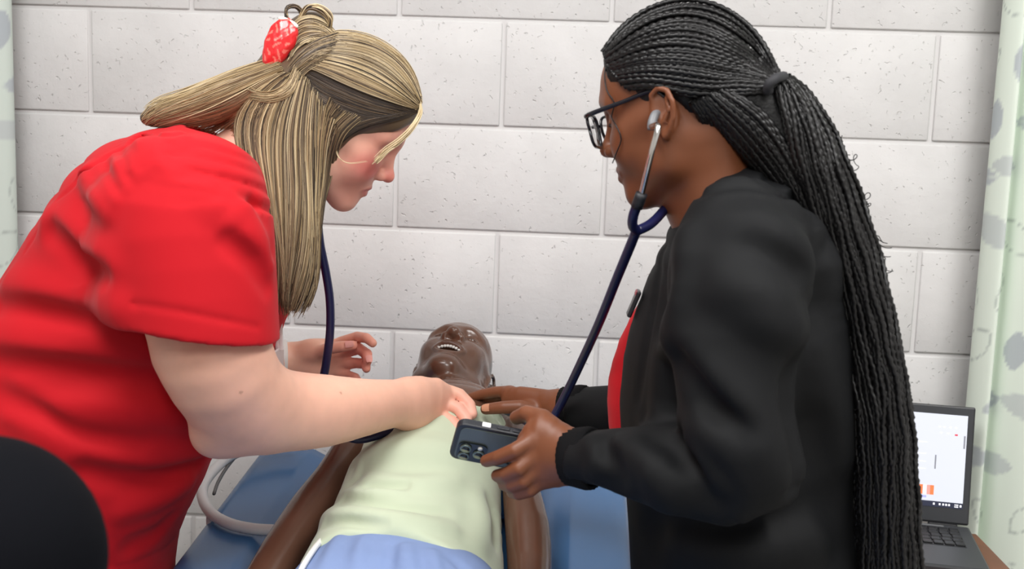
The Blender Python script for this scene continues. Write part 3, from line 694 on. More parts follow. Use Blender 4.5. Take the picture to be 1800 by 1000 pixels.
# right hand resting on the manikin's chest
A.add(px_sweep([((715, 752), (720, 668), -0.615, 0.024), ((752, 760), (765, 664), -0.585, 0.020), ((775, 748), (792, 684), -0.562, 0.014)]), 0.02)
A_tips = []
for pts, r in (([(780, 684, -.628), (808, 693, -.632), (826, 711, -.640), (831, 728, -.652)], .0090),
               ([(780, 707, -.64), (806, 718, -.650), (820, 736, -.662), (822, 752, -.674)], .0092),
               ([(772, 728, -.65), (794, 741, -.662), (806, 757, -.674), (806, 771, -.684)], .0088),
               ([(760, 745, -.66), (778, 757, -.672), (788, 771, -.682), (787, 782, -.69)], .0080)):
    finger(A, [P(q[0], q[1], q[2]+0.07) for q in pts], r, 0.004, A_tips)
finger(A, [P(745, 690, -.555), P(785, 690, -.515), P(812, 700, -.505), P(826, 708, -.51)], .0105, 0.012)                       # thumb on the far side
# far arm and left hand, palm to the camera
A.add(Chain([P(360, 330, -0.55), P(420, 560, -0.50), P(440, 640, -0.46), P(505, 634, -0.42)], [0.05, 0.042, 0.038, 0.0275]), 0.02)
A.add(px_sweep([((503, 608), (503, 662), -0.42, 0.021), ((540, 598), (540, 668), -0.415, 0.0165), ((575, 595), (575, 670), -0.412, 0.014), ((602, 597), (602, 664), -0.410, 0.0115)]), 0.018)
A.add(Ell(P(548, 618, -0.428), (0.024, 0.014, 0.020)), 0.015)                                                               # ball of the thumb
A.add(Ell(P(545, 652, -0.424), (0.026, 0.012, 0.016)), 0.012)
for pts, r in (([(600, 601, -.41), (628, 592, -.425), (644, 594, -.445), (655, 603, -.455)], .0088),
               ([(603, 618, -.41), (631, 613, -.425), (645, 622, -.446), (646, 634, -.452)], .0093),
               ([(602, 640, -.412), (627, 638, -.427), (642, 640, -.444), (644, 648, -.452)], .0086),
               ([(597, 657, -.414), (614, 660, -.425), (625, 663, -.438), (629, 668, -.444)], .0075),
               ([(552, 622, -.43), (578, 612, -.444), (602, 609, -.447), (620, 607, -.445)], .0098)):
    finger(A, [P(*q) for q in pts], r, 0.006)
SKIN_A = srgb(238, 184, 160)
v, f = mesh_field(A, 0.0023); v = relax(v, f, P(440, 690, -0.85), 0.13, 40)
q = A_head.local(v)
spots = []
col = paint(v, SKIN_A, [])
def hpaint(col, v, H, spots):
    q = H.local(v); m = (np.abs(q) < 0.16).all(1); c = col[m]; qq = q[m]
    for fl, colr, soft in spots:
        w = np.clip(0.5-fl(qq)/soft, 0, 1)[:, None]; w = w*w*(3-2*w); a = colr[3] if len(colr) == 4 else 1.0
        c = c*(1-w*a)+np.array(colr[:3])*w*a
    col[m] = c; return col
col = hpaint(col, v, A_head, [
    (Ell((0.06, 0, -0.01), (0.06, 0.075, 0.1)), (*srgb(232, 160, 142), 0.7), 0.03),
    (Ell((0.064, -0.043, -0.016), (0.030, 0.026, 0.022)), (*srgb(214, 96, 92), 0.75), 0.03), (Ell((0.064, 0.043, -0.016), (0.030, 0.026, 0.022)), (*srgb(214, 96, 92), 0.75), 0.03),
    (Ell((0.106, 0, -0.016), (0.012, 0.016, 0.014)), (*srgb(214, 100, 92), 0.6), 0.016),
    (LIPS(), (*srgb(182, 84, 84), 0.9), 0.004), (brows_field(0.0028), (*srgb(120, 84, 64), 0.7), 0.004), (lash_field(), (*srgb(60, 40, 34), 0.9), 0.002)])
w = np.clip(1-np.linalg.norm(v-P(640, 630, -0.44), axis=1)/0.075, 0, 1)[:, None]; col = col*(1-w)+np.array(srgb(232, 140, 124))*w     # flushed fingers
w = np.clip(1-np.linalg.norm(v-P(815, 735, -0.58), axis=1)/0.05, 0, 1)[:, None]*0.7; col = col*(1-w)+np.array(srgb(240, 170, 155))*w
for mx, my, mY in ((398, 592, -.95), (428, 602, -.94), (424, 690, -.9), (600, 690, -.82)):
    w = np.clip(1.6-np.linalg.norm(v-hit([(mx, my)], A)[0][0], axis=1)/0.0017, 0, 0.45)[:, None]; col = col*(1-w)+np.array(srgb(120, 70, 55))*w
SKM = mat('fair_skin', rough=0.5, spec=0.4, vcol=True, noise=(45, 0.05), bump=(900, 0.08, 0.0004), sss=0.12)
link('body', mesh_np('body', v, f, True, col), SKM, A_root)
NAILA = mat('fair_nail', srgb(238, 170, 160), 0.25)
for (c_, al, nn, w_, l_) in ((P(649, 630, -.4635), (P(646, 636, -.455)-P(644, 620, -.444)), P(650, 628, -.5)-P(646, 632, -.452), .0055, .0065), (P(614, 604.5, -.4560), P(620, 607, -.445)-P(602, 609, -.447), P(612, 600, -.5)-P(612, 608, -.446), .0055, .007)):
    nail_mesh('fingernail', c_, al, nn, w_, l_, NAILA, A_root)

# red scrub top
T = Field()
torso = px_sweep([((352, 262), (450, 320), -0.70, 0.07), ((272, 248), (478, 392), -0.70, 0.14), ((170, 278), (492, 480), -0.70, 0.18), ((105, 350), (486, 590), -0.70, 0.175), ((35, 462), (452, 685), -0.70, 0.17), ((-35, 590), (388, 762), -0.70, 0.175), ((-66, 730), (352, 842), -0.70, 0.185), ((-66, 880), (305, 935), -0.70, 0.19), ((-56, 1000), (290, 1000), -0.70, 0.19), ((-50, 1130), (255, 1110), -0.70, 0.18)], 0.6)
sleeve = px_sweep([((322, 262), (432, 282), -0.858, 0.05), ((240, 300), (458, 326), -0.866, 0.082), ((176, 385), (476, 385), -0.878, 0.096), ((184, 470), (482, 478), -0.888, 0.096), ((197, 543), (484, 597), -0.893, 0.094), ((215, 640), (490, 690), -0.893, 0.092)], 0.3)
T.add(torso); T.add(Cap(P(375, 315, -0.70), P(345, 345, -0.84), 0.065, 0.07), 0.05); T.add(sleeve, 0.045)
far = Chain([P(350, 340, -0.60), P(400, 380, -0.52), P(425, 520, -0.50)], [0.07, 0.07, 0.065]); T.add(far, 0.03)
# cut at sleeve hem, hollow around the arm
hp1, hp2 = P(197, 548, -0.89), P(472, 598, -0.89); hn = np.cross(nrm(hp2-hp1), np.array([0, 1.0, 0])); hn = hn if hn[2] < 0 else -hn
cut = Box((hp1+hp2)/2+hn*0.11, (0.23, 0.108, 0.11), np.stack([nrm(hp2-hp1), np.cross(hn, nrm(hp2-hp1)), hn], 1)); cut.c = cut.c+np.array([0.0, -0.04, 0])
inner = Field(); inner.add(torso)
class CutArm:                                              # removes the sleeve below its hem but never the torso
    lo, hi = cut.lo, cut.hi
    def __call__(s, p): return np.maximum(cut(p), -torso(p))
T.sub(CutArm(), 0.004)
fold_lines = [
    ([(335, 262), (285, 278), (225, 318), (180, 372)], 0.006, -0.006, 0.008),                      # armhole seam
    ([(300, 300), (270, 280), (240, 255)], 0.01, 0.004, 0.012),
    ([(188, 372), (165, 335), (145, 305)], 0.012, 0.008, 0.016), ([(205, 350), (188, 322), (172, 290)], 0.007, 0.004, 0.01), ([(224, 330), (212, 300), (200, 270)], 0.007, 0.005, 0.01),
    ([(242, 310), (236, 285), (226, 256)], 0.006, 0.004, 0.01), ([(262, 296), (255, 275), (248, 246)], 0.006, 0.004, 0.01), ([(282, 285), (276, 262), (270, 238)], 0.006, 0.003, 0.01),
    ([(330, 236), (250, 246), (180, 282), (110, 345), (45, 440)], 0.004, -0.003, 0.006),          # yoke seam
    ([(90, 385), (140, 420), (185, 470)], 0.016, 0.010, 0.03), ([(95, 410), (140, 448), (185, 485)], 0.012, -0.008, 0.02),
    ([(20, 500), (90, 520), (160, 535), (200, 545)], 0.016, 0.010, 0.03), ([(0, 545), (90, 552), (170, 575)], 0.014, -0.008, 0.02),
    ([(0, 600), (100, 615), (220, 600), (300, 610)], 0.022, 0.010, 0.035), ([(0, 640), (120, 650), (250, 665), (330, 655)], 0.016, -0.010, 0.02),
    ([(60, 690), (170, 680), (280, 688), (350, 690)], 0.018, -0.011, 0.02), ([(40, 720), (160, 720), (300, 730), (370, 725)], 0.024, 0.010, 0.03),
    ([(0, 690), (60, 720), (140, 770), (240, 790)], 0.012, -0.007, 0.02), ([(80, 770), (180, 800), (300, 800), (350, 790)], 0.02, 0.008, 0.03), ([(150, 830), (250, 842), (345, 820)], 0.012, -0.007, 0.02),
    ([(220, 900), (280, 880), (330, 850)], 0.012, 0.006, 0.02), ([(150, 880), (165, 950), (180, 1000)], 0.01, -0.004, 0.014), ([(230, 960), (270, 940), (300, 915)], 0.012, -0.005, 0.016),
    ([(398, 328), (430, 350), (462, 395), (474, 440)], 0.010, -0.007, 0.015), ([(380, 345), (420, 372), (455, 420)], 0.016, 0.006, 0.025), ([(415, 400), (445, 430), (470, 470)], 0.012, 0.006, 0.02), ([(400, 425), (440, 460), (468, 505)], 0.01, -0.006, 0.014),
    ([(235, 535), (280, 541), (380, 560), (455, 575)], 0.003, -0.0016, 0.004),                    # hem stitching
]
folds(T, [(a, r, h*(1.15 if r < 0.0125 and len(a) == 3 and a[0][1] < 400 and a[0][0] < 310 else 0.8), k*1.1) if len(a) != 5 or h > 0 else (a, r, h, k) for a, r, h, k in fold_lines])
T.displace(lambda p, d: 0.0006*noise3(p, 55, 3)+0.0014*noise3(p*np.array([1, 1, 2.2], np.float32), 20, 4))
class Arm_in:
    def __init__(s): s.f = Off(A_arm, 0.004); s.lo, s.hi = s.f.lo, s.f.hi
    def __call__(s, p): return np.maximum(np.maximum(s.f(p), -((p-(hp1+hp2)/2)@hn)-0.006), -torso(p)-0.0)
T.sub(Arm_in(), 0.003)
T.sub(Ell(P(420, 235, -0.70), (0.07, 0.075, 0.05)), 0.01)
v, f = mesh_field(T, 0.0039)
RED = mat('red_scrub_cloth', srgb(196, 20, 32), 0.78, spec=0.2, noise=(5, 0.05), bump=(1400, 0.12, 0.0004), sheen=0.05)
link('scrub_top', mesh_np('scrub_top', v, f), RED, A_root)
# trousers and shoes
G = Field(); hx = P(110, 1010, -0.70)
for s in (-1, 1):
    G.add(Chain([(hx[0]-0.02, hx[1]+s*0.09, hx[2]-0.02), (hx[0]-0.03, hx[1]+s*0.10, 0.45), (hx[0]-0.05, hx[1]+s*0.10, 0.09)], [0.125, 0.085, 0.065]), 0.05)
G.add(Ell((hx[0]-0.035, hx[1], hx[2]-0.02), (0.125, 0.18, 0.15)), 0.04)
v, f = mesh_field(G, 0.012); BLACKP = mat('black_trouser_cloth', (0.012, 0.012, 0.014), 0.8)
link('trousers', mesh_np('trousers', v, f), BLACKP, A_root)
def shoes(root, x, y, dirx):
    for s in (-1, 1):
        F = Field(); F.add(Ell((x+dirx*0.04, y+s*0.10, 0.035), (0.135, 0.045, 0.045))); F.add(Ell((x-dirx*0.04, y+s*0.10, 0.06), (0.06, 0.042, 0.06)), 0.03); F.inter(Box((x, y+s*0.1, 0.1), (0.3, 0.3, 0.1)), 0.003)
        v, f = mesh_field(F, 0.008); link('shoe', mesh_np('shoe', v, f), mat('shoe_black', (0.02, 0.02, 0.02), 0.5), root)
shoes(A_root, hx[0]-0.03, hx[1], 1)

DY = 0.0
# ---------------------------------------------------------------- person in the black jacket
DY = 0.0
B_root = empty('person', (P(1330, 1000, -0.76)[0], -0.76, 0.0))
tag(B_root, 'person in a black zip jacket with long black braids and glasses listening', 'person')
th, ps = math.radians(17), math.radians(24)
B_R = rot_frame((-math.cos(th)*math.cos(ps), math.cos(th)*math.sin(ps), -math.sin(th)), (-math.sin(th)*math.cos(ps), math.sin(th)*math.sin(ps), math.cos(th)))
B_sc = 0.94
B_o = P(1166, 197, -0.83)-B_R@np.array([-0.012, 0.077, 0.003])*B_sc
B_hf = head_field(nose_w=1.2, lips=1.25, cheek=1.0, jaw=0.95, lid=1.0)
B_head = Xf(B_hf, B_o, B_R, B_sc)
Bf = Field(); Bf.add(B_head)
nb = P(1262, 365, -0.76)
Bf.add(Cap(B_head.world((-0.032, 0, -0.035)), nb, 0.050, 0.056), 0.03)
Bf.add(Chain([nb, P(1320, 560, -0.76), P(1320, 900, -0.76)], [0.055, 0.05, 0.05]), 0.03)
Bf.add(Chain([P(1310, 480, -0.76), P(1300, 440, -0.90), P(1290, 640, -0.95), P(1290, 835, -0.955), P(1180, 822, -0.925), P(1060, 806, -0.875), P(1010, 803, -0.858)], [0.04, 0.04, 0.035, 0.035, 0.035, 0.03, 0.0275]), 0.02)
Bf.add(Chain([P(1310, 480, -0.76), P(1290, 450, -0.60), P(1230, 720, -0.58), P(1080, 722, -0.55), P(990, 716, -0.52)], [0.045, 0.045, 0.04, 0.034, 0.026]), 0.02)
# left hand around the phone
Bf.add(px_sweep([((1012, 762), (1006, 846), -0.856, 0.024), ((985, 745), (978, 856), -0.848, 0.024), ((955, 735), (948, 858), -0.842, 0.022), ((930, 750), (925, 846), -0.838, 0.017)]), 0.02)
for pts, r in (([(935, 775, -.850), (905, 792, -.858), (876, 804, -.850), (855, 810, -.835)], .0098),
               ([(938, 802, -.852), (912, 824, -.860), (890, 834, -.850), (874, 836, -.836)], .0098),
               ([(945, 824, -.850), (920, 846, -.856), (900, 853, -.848), (886, 852, -.834)], .0094),
               ([(955, 842, -.846), (932, 862, -.850), (912, 868, -.844), (900, 866, -.832)], .0084)):
    finger(Bf, [P(*q) for q in pts], r, 0.006)
finger(Bf, [P(985, 765, -.84), P(955, 735, -.83), P(925, 727, -.815), P(908, 734, -.80)], .0112, 0.012)
# right hand resting on the manikin
Bf.add(px_sweep([((992, 690), (990, 745), -0.52, 0.020), ((955, 684), (952, 745), -0.50, 0.018), ((915, 679), (912, 738), -0.485, 0.014), ((893, 680), (893, 722), -0.475, 0.011)]), 0.016)
for pts, r in (([(898, 688, -.47), (872, 689, -.462), (848, 693, -.455), (828, 698, -.452)], .0088),
               ([(900, 696, -.455), (874, 698, -.445), (850, 703, -.44), (834, 706, -.438)], .009),
               ([(900, 704, -.45), (876, 706, -.435), (856, 710, -.43), (846, 712, -.43)], .0085),
               ([(952, 722, -.51), (915, 715, -.515), (885, 716, -.512), (854, 719, -.505)], .0105)):
    finger(Bf, [P(*q) for q in pts], r, 0.006)
SKIN_B = srgb(120, 70, 44)
v, f = mesh_field(Bf, 0.0023)
col = paint(v, SKIN_B, [])
col = hpaint(col, v, B_head, [
    (LIPS(1.2), (*srgb(104, 52, 44), 0.9), 0.004), (brows_field(0.003), (*srgb(34, 22, 18), 0.85), 0.004), (lash_field(0.002), (*srgb(20, 12, 10), 0.95), 0.002)])
link('body', mesh_np('body', v, f, True, col), mat('brown_skin', rough=0.45, spec=0.45, vcol=True, noise=(45, 0.06), bump=(900, 0.08, 0.0004), sss=0.06), B_root)
nail_mesh('fingernail', hit([(853, 716)], Bf)[0][0]+CR*0.0-CF*0.0005, P(854, 719, -.505)-P(885, 716, -.512), -CF+CU*0.4, .006, .006, mat('brown_nail', srgb(196, 140, 110), 0.25), B_root)

# black jacket
J = Field()
jt = px_sweep([((1205, 352), (1305, 300), -0.76, 0.075), ((1188, 385), (1400, 362), -0.76, 0.14), ((1152, 465), (1470, 460), -0.76, 0.17), ((1128, 530), (1490, 525), -0.76, 0.17), ((1106, 590), (1505, 595), -0.76, 0.165), ((1090, 690), (1508, 730), -0.76, 0.155), ((1100, 850), (1505, 860), -0.76, 0.155), ((1110, 1000), (1520, 1000), -0.76, 0.165), ((1110, 1130), (1535, 1130), -0.76, 0.17)], 0.5)
ja = px_sweep([((1212, 372), (1370, 360), -0.875, 0.06), ((1178, 440), (1410, 430), -0.905, 0.075), ((1172, 540), (1412, 530), -0.935, 0.075), ((1180, 640), (1400, 630), -0.945, 0.072), ((1192, 730), (1396, 720), -0.95, 0.070), ((1196, 768), (1405, 830), -0.952, 0.068), ((1215, 752), (1385, 892), -0.952, 0.067), ((1258, 750), (1322, 914), -0.948, 0.066), ((1180, 748), (1195, 895), -0.925, 0.062), ((1105, 752), (1100, 866), -0.89, 0.050), ((1060, 758), (1053, 850), -0.875, 0.043), ((1018, 762), (1012, 846), -0.862, 0.037)], 0.35)
jf = px_sweep([((1230, 400), (1340, 390), -0.63, 0.07), ((1180, 560), (1290, 560), -0.59, 0.065), ((1175, 760), (1250, 700), -0.575, 0.06), ((1080, 770), (1072, 678), -0.55, 0.045), ((1012, 752), (1005, 684), -0.53, 0.034)], 0.35)
J.add(jt); J.add(ja, 0.03); J.add(jf, 0.02)
J.sub(Ell(P(1225, 330, -0.76), (0.055, 0.06, 0.055)), 0.01)
folds(J, [(a, r, h*1.0, k*1.2) for a, r, h, k in [
    ([(1400, 385), (1440, 420), (1462, 470)], 0.02, 0.006, 0.03), ([(1335, 430), (1395, 460), (1430, 520), (1440, 575)], 0.016, -0.012, 0.025), ([(1330, 400), (1400, 440), (1420, 500)], 0.016, 0.008, 0.03),
    ([(1400, 560), (1395, 620), (1390, 700), (1392, 780), (1398, 850)], 0.014, -0.012, 0.02), ([(1300, 500), (1360, 540), (1400, 590)], 0.018, 0.009, 0.03), ([(1330, 560), (1375, 580), (1405, 570)], 0.010, 0.008, 0.02),
    ([(1190, 480), (1180, 560), (1195, 640)], 0.012, -0.006, 0.02), ([(1190, 590), (1230, 650), (1290, 720), (1350, 790)], 0.018, 0.009, 0.03), ([(1200, 640), (1240, 700), (1300, 770)], 0.014, -0.010, 0.02),
    ([(1195, 755), (1230, 765), (1280, 800), (1330, 850)], 0.014, 0.009, 0.022), ([(1150, 775), (1200, 790), (1240, 830), (1255, 880)], 0.014, -0.009, 0.02), ([(1090, 790), (1120, 800), (1160, 850), (1170, 885)], 0.014, 0.008, 0.022),
    ([(1210, 775), (1235, 800), (1262, 850)], 0.010, 0.007, 0.015), ([(1290, 770), (1330, 790), (1370, 840)], 0.012, 0.008, 0.02), ([(1060, 790), (1080, 815), (1085, 850)], 0.010, -0.005, 0.015), ([(1040, 775), (1045, 800), (1042, 835)], 0.009, 0.004, 0.014),
    ([(1180, 370), (1160, 450), (1150, 520), (1135, 600), (1120, 700)], 0.006, -0.004, 0.008), ([(1200, 420), (1190, 520), (1165, 640), (1160, 730)], 0.012, 0.006, 0.02),
    ([(1430, 620), (1460, 700), (1480, 800)], 0.02, 0.006, 0.03), ([(1420, 760), (1450, 850), (1480, 960)], 0.018, -0.007, 0.03), ([(1150, 930), (1250, 940), (1380, 920), (1450, 900)], 0.02, -0.008, 0.03), ([(1200, 960), (1300, 975), (1420, 950)], 0.02, 0.006, 0.03),
    ([(1300, 300), (1390, 345), (1440, 400)], 0.004, -0.003, 0.006), ([(1215, 350), (1270, 330), (1330, 330), (1400, 360)], 0.004, -0.0025, 0.006)]])
J.displace(lambda p, d: 0.0006*noise3(p, 45, 13)+0.0014*noise3(p, 20, 14))
J.sub(Cap(P(1030, 805, -.865), P(1000, 803, -.855), 0.031, 0.031), 0.002)
v, f = mesh_field(J, 0.0039)
BLK_C = mat('black_jacket_cloth', srgb(15, 16, 18), 0.72, spec=0.22, noise=(6, 0.08), bump=(1500, 0.1, 0.0004))
link('jacket', mesh_np('jacket', v, f), BLK_C, B_root)
RIB = mat('black_rib_knit', srgb(13, 13, 15), 0.9, spec=0.2)
def cuff(p0, p1, r0, r1, name='cuff'):
    n = 28; path = np.linspace(p0, p1, 6); T_ = nrm(p1-p0); u = nrm(np.cross(T_, (0, 1, 0))); w = np.cross(T_, u); v = []
    prof = [(0, r0*0.9), (0, r0), (.25, r0*1.02), (.5, (r0+r1)/2*1.03), (.75, r1*1.03), (1, r1), (1, r1*0.86)]
    for t, rr in prof:
        c = p0+(p1-p0)*t
        for i in range(n*2):
            a = math.pi*i/n; k = rr*(1+(0.018 if i % 2 else -0.018)); v.append(c+u*k*math.cos(a)+w*k*math.sin(a)*0.92)
    m = n*2; f = [(i*m+j, i*m+(j+1) % m, (i+1)*m+(j+1) % m, (i+1)*m+j) for i in range(len(prof)-1) for j in range(m)]
    return link(name, mesh_np(name, v, f), RIB, B_root)
cuff(P(1042, 806, -0.872), P(1000, 803, -0.855), 0.0375, 0.0345)
cuff(P(1030, 717, -0.535), P(990, 716, -0.52), 0.034, 0.031)
# red shirt under the open jacket
U_ = Field(); U_.add(px_sweep([((1215, 385), (1300, 385), -0.72, 0.05), ((1175, 470), (1300, 470), -0.69, 0.06), ((1102, 580), (1280, 600), -0.66, 0.065), ((1076, 640), (1280, 660), -0.66, 0.066), ((1069, 690), (1280, 720), -0.66, 0.066), ((1080, 755), (1290, 790), -0.66, 0.065), ((1130, 860), (1300, 860), -0.68, 0.06)], 0.5))
U_.displace(lambda p, d: 0.0012*noise3(p, 50, 33))
v, f = mesh_field(U_, 0.005); link('red_shirt', mesh_np('red_shirt', v, f), RED, B_root)
G = Field(); hx = P(1330, 1010, -0.76)
for s in (-1, 1): G.add(Chain([(hx[0], hx[1]+s*0.08, hx[2]-0.04), (hx[0]+0.01, hx[1]+s*0.09, 0.45), (hx[0]+0.03, hx[1]+s*0.09, 0.09)], [0.115, 0.08, 0.06]), 0.05)
G.add(Ell((hx[0]+0.01, hx[1], hx[2]-0.03), (0.125, 0.165, 0.15)), 0.05)
v, f = mesh_field(G, 0.012); link('trousers', mesh_np('trousers', v, f), BLACKP, B_root)
shoes(B_root, hx[0]+0.01, hx[1]+0.0, -1)
# ---------------------------------------------------------------- training manikin
C_root = empty('training_manikin', (P(740, 900, -0.6)[0], -0.6, bed_z(-0.6)))
tag(C_root, 'brown plastic training manikin lying on the blue bed in a mint vest', 'manikin')
ti = math.radians(13)
C_R = rot_frame((0.06, -math.sin(ti), math.cos(ti)), (0.09, math.cos(ti), math.sin(ti)))
C_sc = 0.86
C_o = P(789, 608, -0.30)-C_R@np.array([0.090, 0, -0.058])*C_sc
C_hf = head_field(nose_w=1.25, lips=1.15, open_mouth=0.85, mw=1.35, jaw=1.0, lid=0.5)
C_head = Xf(C_hf, C_o, C_R, C_sc)
C = Field(); C.add(C_head)
nk = P(797, 706, -0.36)
C.add(Cap(C_head.world((-0.02, 0, -0.05)), nk+np.array([0, -0.02, -0.035]), 0.043, 0.050), 0.025)
ct = px_sweep([((735, 705), (860, 705), -0.355, 0.05), ((668, 750), (905, 748), -0.41, 0.085), ((640, 800), (882, 800), -0.475, 0.095), ((620, 860), (876, 866), -0.55, 0.09), ((598, 910), (876, 930), -0.61, 0.085), ((570, 960), (872, 990), -0.67, 0.088), ((540, 1040), (860, 1060), -0.77, 0.085)], 0.7)
Cs = Field(); Cs.add(ct)
C.add(Off(ct, -0.004), 0.02)
C.add(px_sweep([((628, 775), (672, 740), -0.42, 0.036), ((585, 815), (640, 795), -0.47, 0.036), ((548, 850), (615, 850), -0.51, 0.036), ((512, 895), (590, 890), -0.55, 0.036), ((478, 945), (555, 940), -0.60, 0.036), ((440, 1005), (517, 1000), -0.66, 0.034), ((400, 1080), (470, 1070), -0.73, 0.028)], 0.8), 0.012)
C.add(px_sweep([((875, 760), (925, 775), -0.42, 0.036), ((884, 820), (940, 820), -0.49, 0.036), ((884, 870), (950, 865), -0.55, 0.037), ((888, 930), (966, 925), -0.61, 0.038), ((892, 1000), (970, 995), -0.67, 0.036), ((895, 1080), (962, 1075), -0.75, 0.029)], 0.8), 0.012)
def hand_at(F, w, d, side, up, sc):
    d = nrm(d); s_ = nrm(np.cross(up, d))*side
    F.add(Ell(w+d*0.04*sc, (0.028*sc, 0.03*sc, 0.014*sc), np.stack([s_, d, up], 1)), 0.015)
    for i in range(4):
        b = w+d*0.065*sc+s_*(i-1.5)*0.0165*sc; finger(F, [b, b+d*0.03*sc, b+d*0.05*sc-up*0.008, b+d*0.062*sc-up*0.018], 0.0075*sc, 0.005)
    b = w+d*0.02*sc-s_*0.025*sc; finger(F, [b, b+d*0.025*sc-s_*0.012*sc, b+d*0.045*sc-s_*0.014*sc], 0.0085*sc, 0.006)
hand_at(C, P(436, 1075, -0.73), np.array([-0.12, -1, -0.15]), -1, np.array([0, 0, 1.0]), 0.8); hand_at(C, P(930, 1078, -0.75), np.array([0.05, -1, -0.12]), 1, np.array([0, 0, 1.0]), 0.8)
zb = bed_z(-1.3)+0.07
hipc = P(700, 1040, -0.77)
for s in (-1, 1):
    x0 = hipc[0]+s*0.065
    C.add(Chain([(x0, -0.80, hipc[2]-0.02), (x0+s*0.02, -1.08, zb+0.0), (x0+s*0.03, -1.36, zb-0.02)], [0.062, 0.048, 0.034]), 0.03)
    C.add(Chain([(x0+s*0.03, -1.37, zb-0.025), (x0+s*0.035, -1.40, zb+0.09)], [0.034, 0.022]), 0.02)
v, f = mesh_field(C, 0.0029)
BRN = srgb(102, 70, 55)
col = paint(v, BRN, [])
hairc = Field(); hairc.add(Ell((-0.035, 0, 0.055), (0.094, 0.092, 0.096))); hairc.sub(Ell((0.07, 0, -0.01), (0.064, 0.066, 0.108)), 0.01)
col = hpaint(col, v, C_head, [(hairc, (*srgb(42, 38, 36), 0.9), 0.012), (LIPS(1.3), (*srgb(80, 44, 36), 0.5), 0.006), (lash_field(0.0016), (*srgb(46, 28, 22), 0.8), 0.002), (brows_field(0.002), (*srgb(60, 38, 30), 0.5), 0.004)])
link('body', mesh_np('body', v, f, True, col), mat('brown_plastic_skin', rough=0.27, spec=0.55, vcol=True, noise=(20, 0.05), coat=0.25, bump=(300, 0.03, 0.0004)), C_root)
TEETH = mat('teeth_white', srgb(236, 234, 230), 0.2, coat=0.3)
for i in range(8):
    y = (i-3.5)*0.0058; x = 0.0885-abs(i-3.5)**2*0.00045
    Fm = box_bm(0.0042, 0.0054, 0.0072, 0.0012, 2)
    M = frame_m(C_head.world((x, y, -0.0545)), C_R[:, 0]*C_sc, C_R[:, 1]*C_sc, C_R[:, 2]*C_sc)
    bmesh.ops.transform(Fm, matrix=M, verts=Fm.verts); bm_obj('tooth', Fm, TEETH, C_root, True)
# mint vest
K = Field(); K.add(px_sweep([((742, 738), (868, 738), -0.395, 0.088), ((672, 770), (895, 768), -0.435, 0.099), ((640, 800), (886, 802), -0.475, 0.101), ((618, 860), (880, 866), -0.55, 0.097), ((592, 905), (882, 925), -0.605, 0.094), ((560, 945), (884, 985), -0.66, 0.100), ((520, 1020), (886, 1060), -0.75, 0.104), ((495, 1090), (886, 1120), -0.84, 0.106)], 0.35))
folds(K, [([(632, 812), (612, 842), (604, 866)], 0.014, 0.009, 0.016), ([(602, 862), (640, 868), (700, 866)], 0.010, 0.009, 0.014), ([(600, 880), (640, 888), (700, 892), (780, 900)], 0.010, -0.009, 0.014), ([(650, 842), (720, 850), (800, 846)], 0.014, 0.005, 0.022), ([(650, 858), (710, 858)], 0.008, -0.004, 0.012),
          ([(572, 908), (620, 904), (700, 914), (790, 930)], 0.014, 0.010, 0.018), ([(570, 922), (610, 918), (670, 926)], 0.008, -0.007, 0.010), ([(860, 880), (872, 910), (868, 950)], 0.010, -0.006, 0.016), ([(840, 870), (850, 920), (840, 960)], 0.014, 0.005, 0.02),
          ([(650, 800), (720, 790), (800, 795)], 0.02, 0.004, 0.03), ([(645, 780), (640, 810), (625, 840)], 0.006, 0.003, 0.01)])
nc = hit([(803, 672)], K)[0][0]; K.sub(Ell(nc, (0.062, 0.046, 0.05)), 0.01)
K.displace(lambda p, d: 0.0010*noise3(p, 60, 23)+0.0014*noise3(p*np.array([1, 2., 1]), 30, 24))
hm1, hm2 = P(552, 935, -0.66), P(884, 985, -0.66)
hm = hit([(572, 922), (640, 930), (720, 943), (800, 966), (850, 1004)], K)[0]
hc = hm[1:4].mean(0); hdir = nrm(hm[3]-hm[1]); hnorm = nrm(np.cross(hdir, np.array([0, 0.25, 1.0]))); hnorm = hnorm if hnorm[1] < 0 else -hnorm
K.inter(Plane(hc, hnorm), 0.006)
v, f = mesh_field(K, 0.0036); MINTC = mat('mint_jersey', srgb(192, 203, 178), 0.85, spec=0.2, noise=(7, 0.03), bump=(1200, 0.12, 0.0004), sheen=0.2)
link('vest', mesh_np('vest', v, f), MINTC, C_root)
rim = [hit([(x, y)], K)[0][0] for x, y in ((652, 768), (642, 790), (634, 815), (622, 838))]
# blue shorts
S_ = Field(); S_.add(px_sweep([((604, 945), (864, 975), -0.66, 0.078), ((540, 1020), (866, 1050), -0.75, 0.090), ((508, 1090), (872, 1110), -0.84, 0.10), ((490, 1180), (880, 1190), -0.93, 0.10)], 0.4))
for s in (-1, 1): S_.add(Cap((hipc[0]+s*0.065, -0.80, hipc[2]-0.02), (hipc[0]+s*0.085, -1.02, zb+0.005), 0.085, 0.078), 0.03)
folds(S_, [([(640, 945), (632, 970), (628, 1000)], 0.008, 0.005, 0.012), ([(690, 955), (684, 985), (680, 1010)], 0.008, -0.005, 0.012), ([(715, 960), (716, 985), (722, 1010)], 0.009, 0.005, 0.014), ([(600, 935), (585, 965), (570, 1000)], 0.008, 0.004, 0.012), ([(760, 970), (765, 995), (770, 1015)], 0.007, 0.004, 0.012), ([(800, 985), (815, 1000), (822, 1015)], 0.008, -0.004, 0.012)])
S_.displace(lambda p, d: 0.0014*noise3(p, 40, 43))
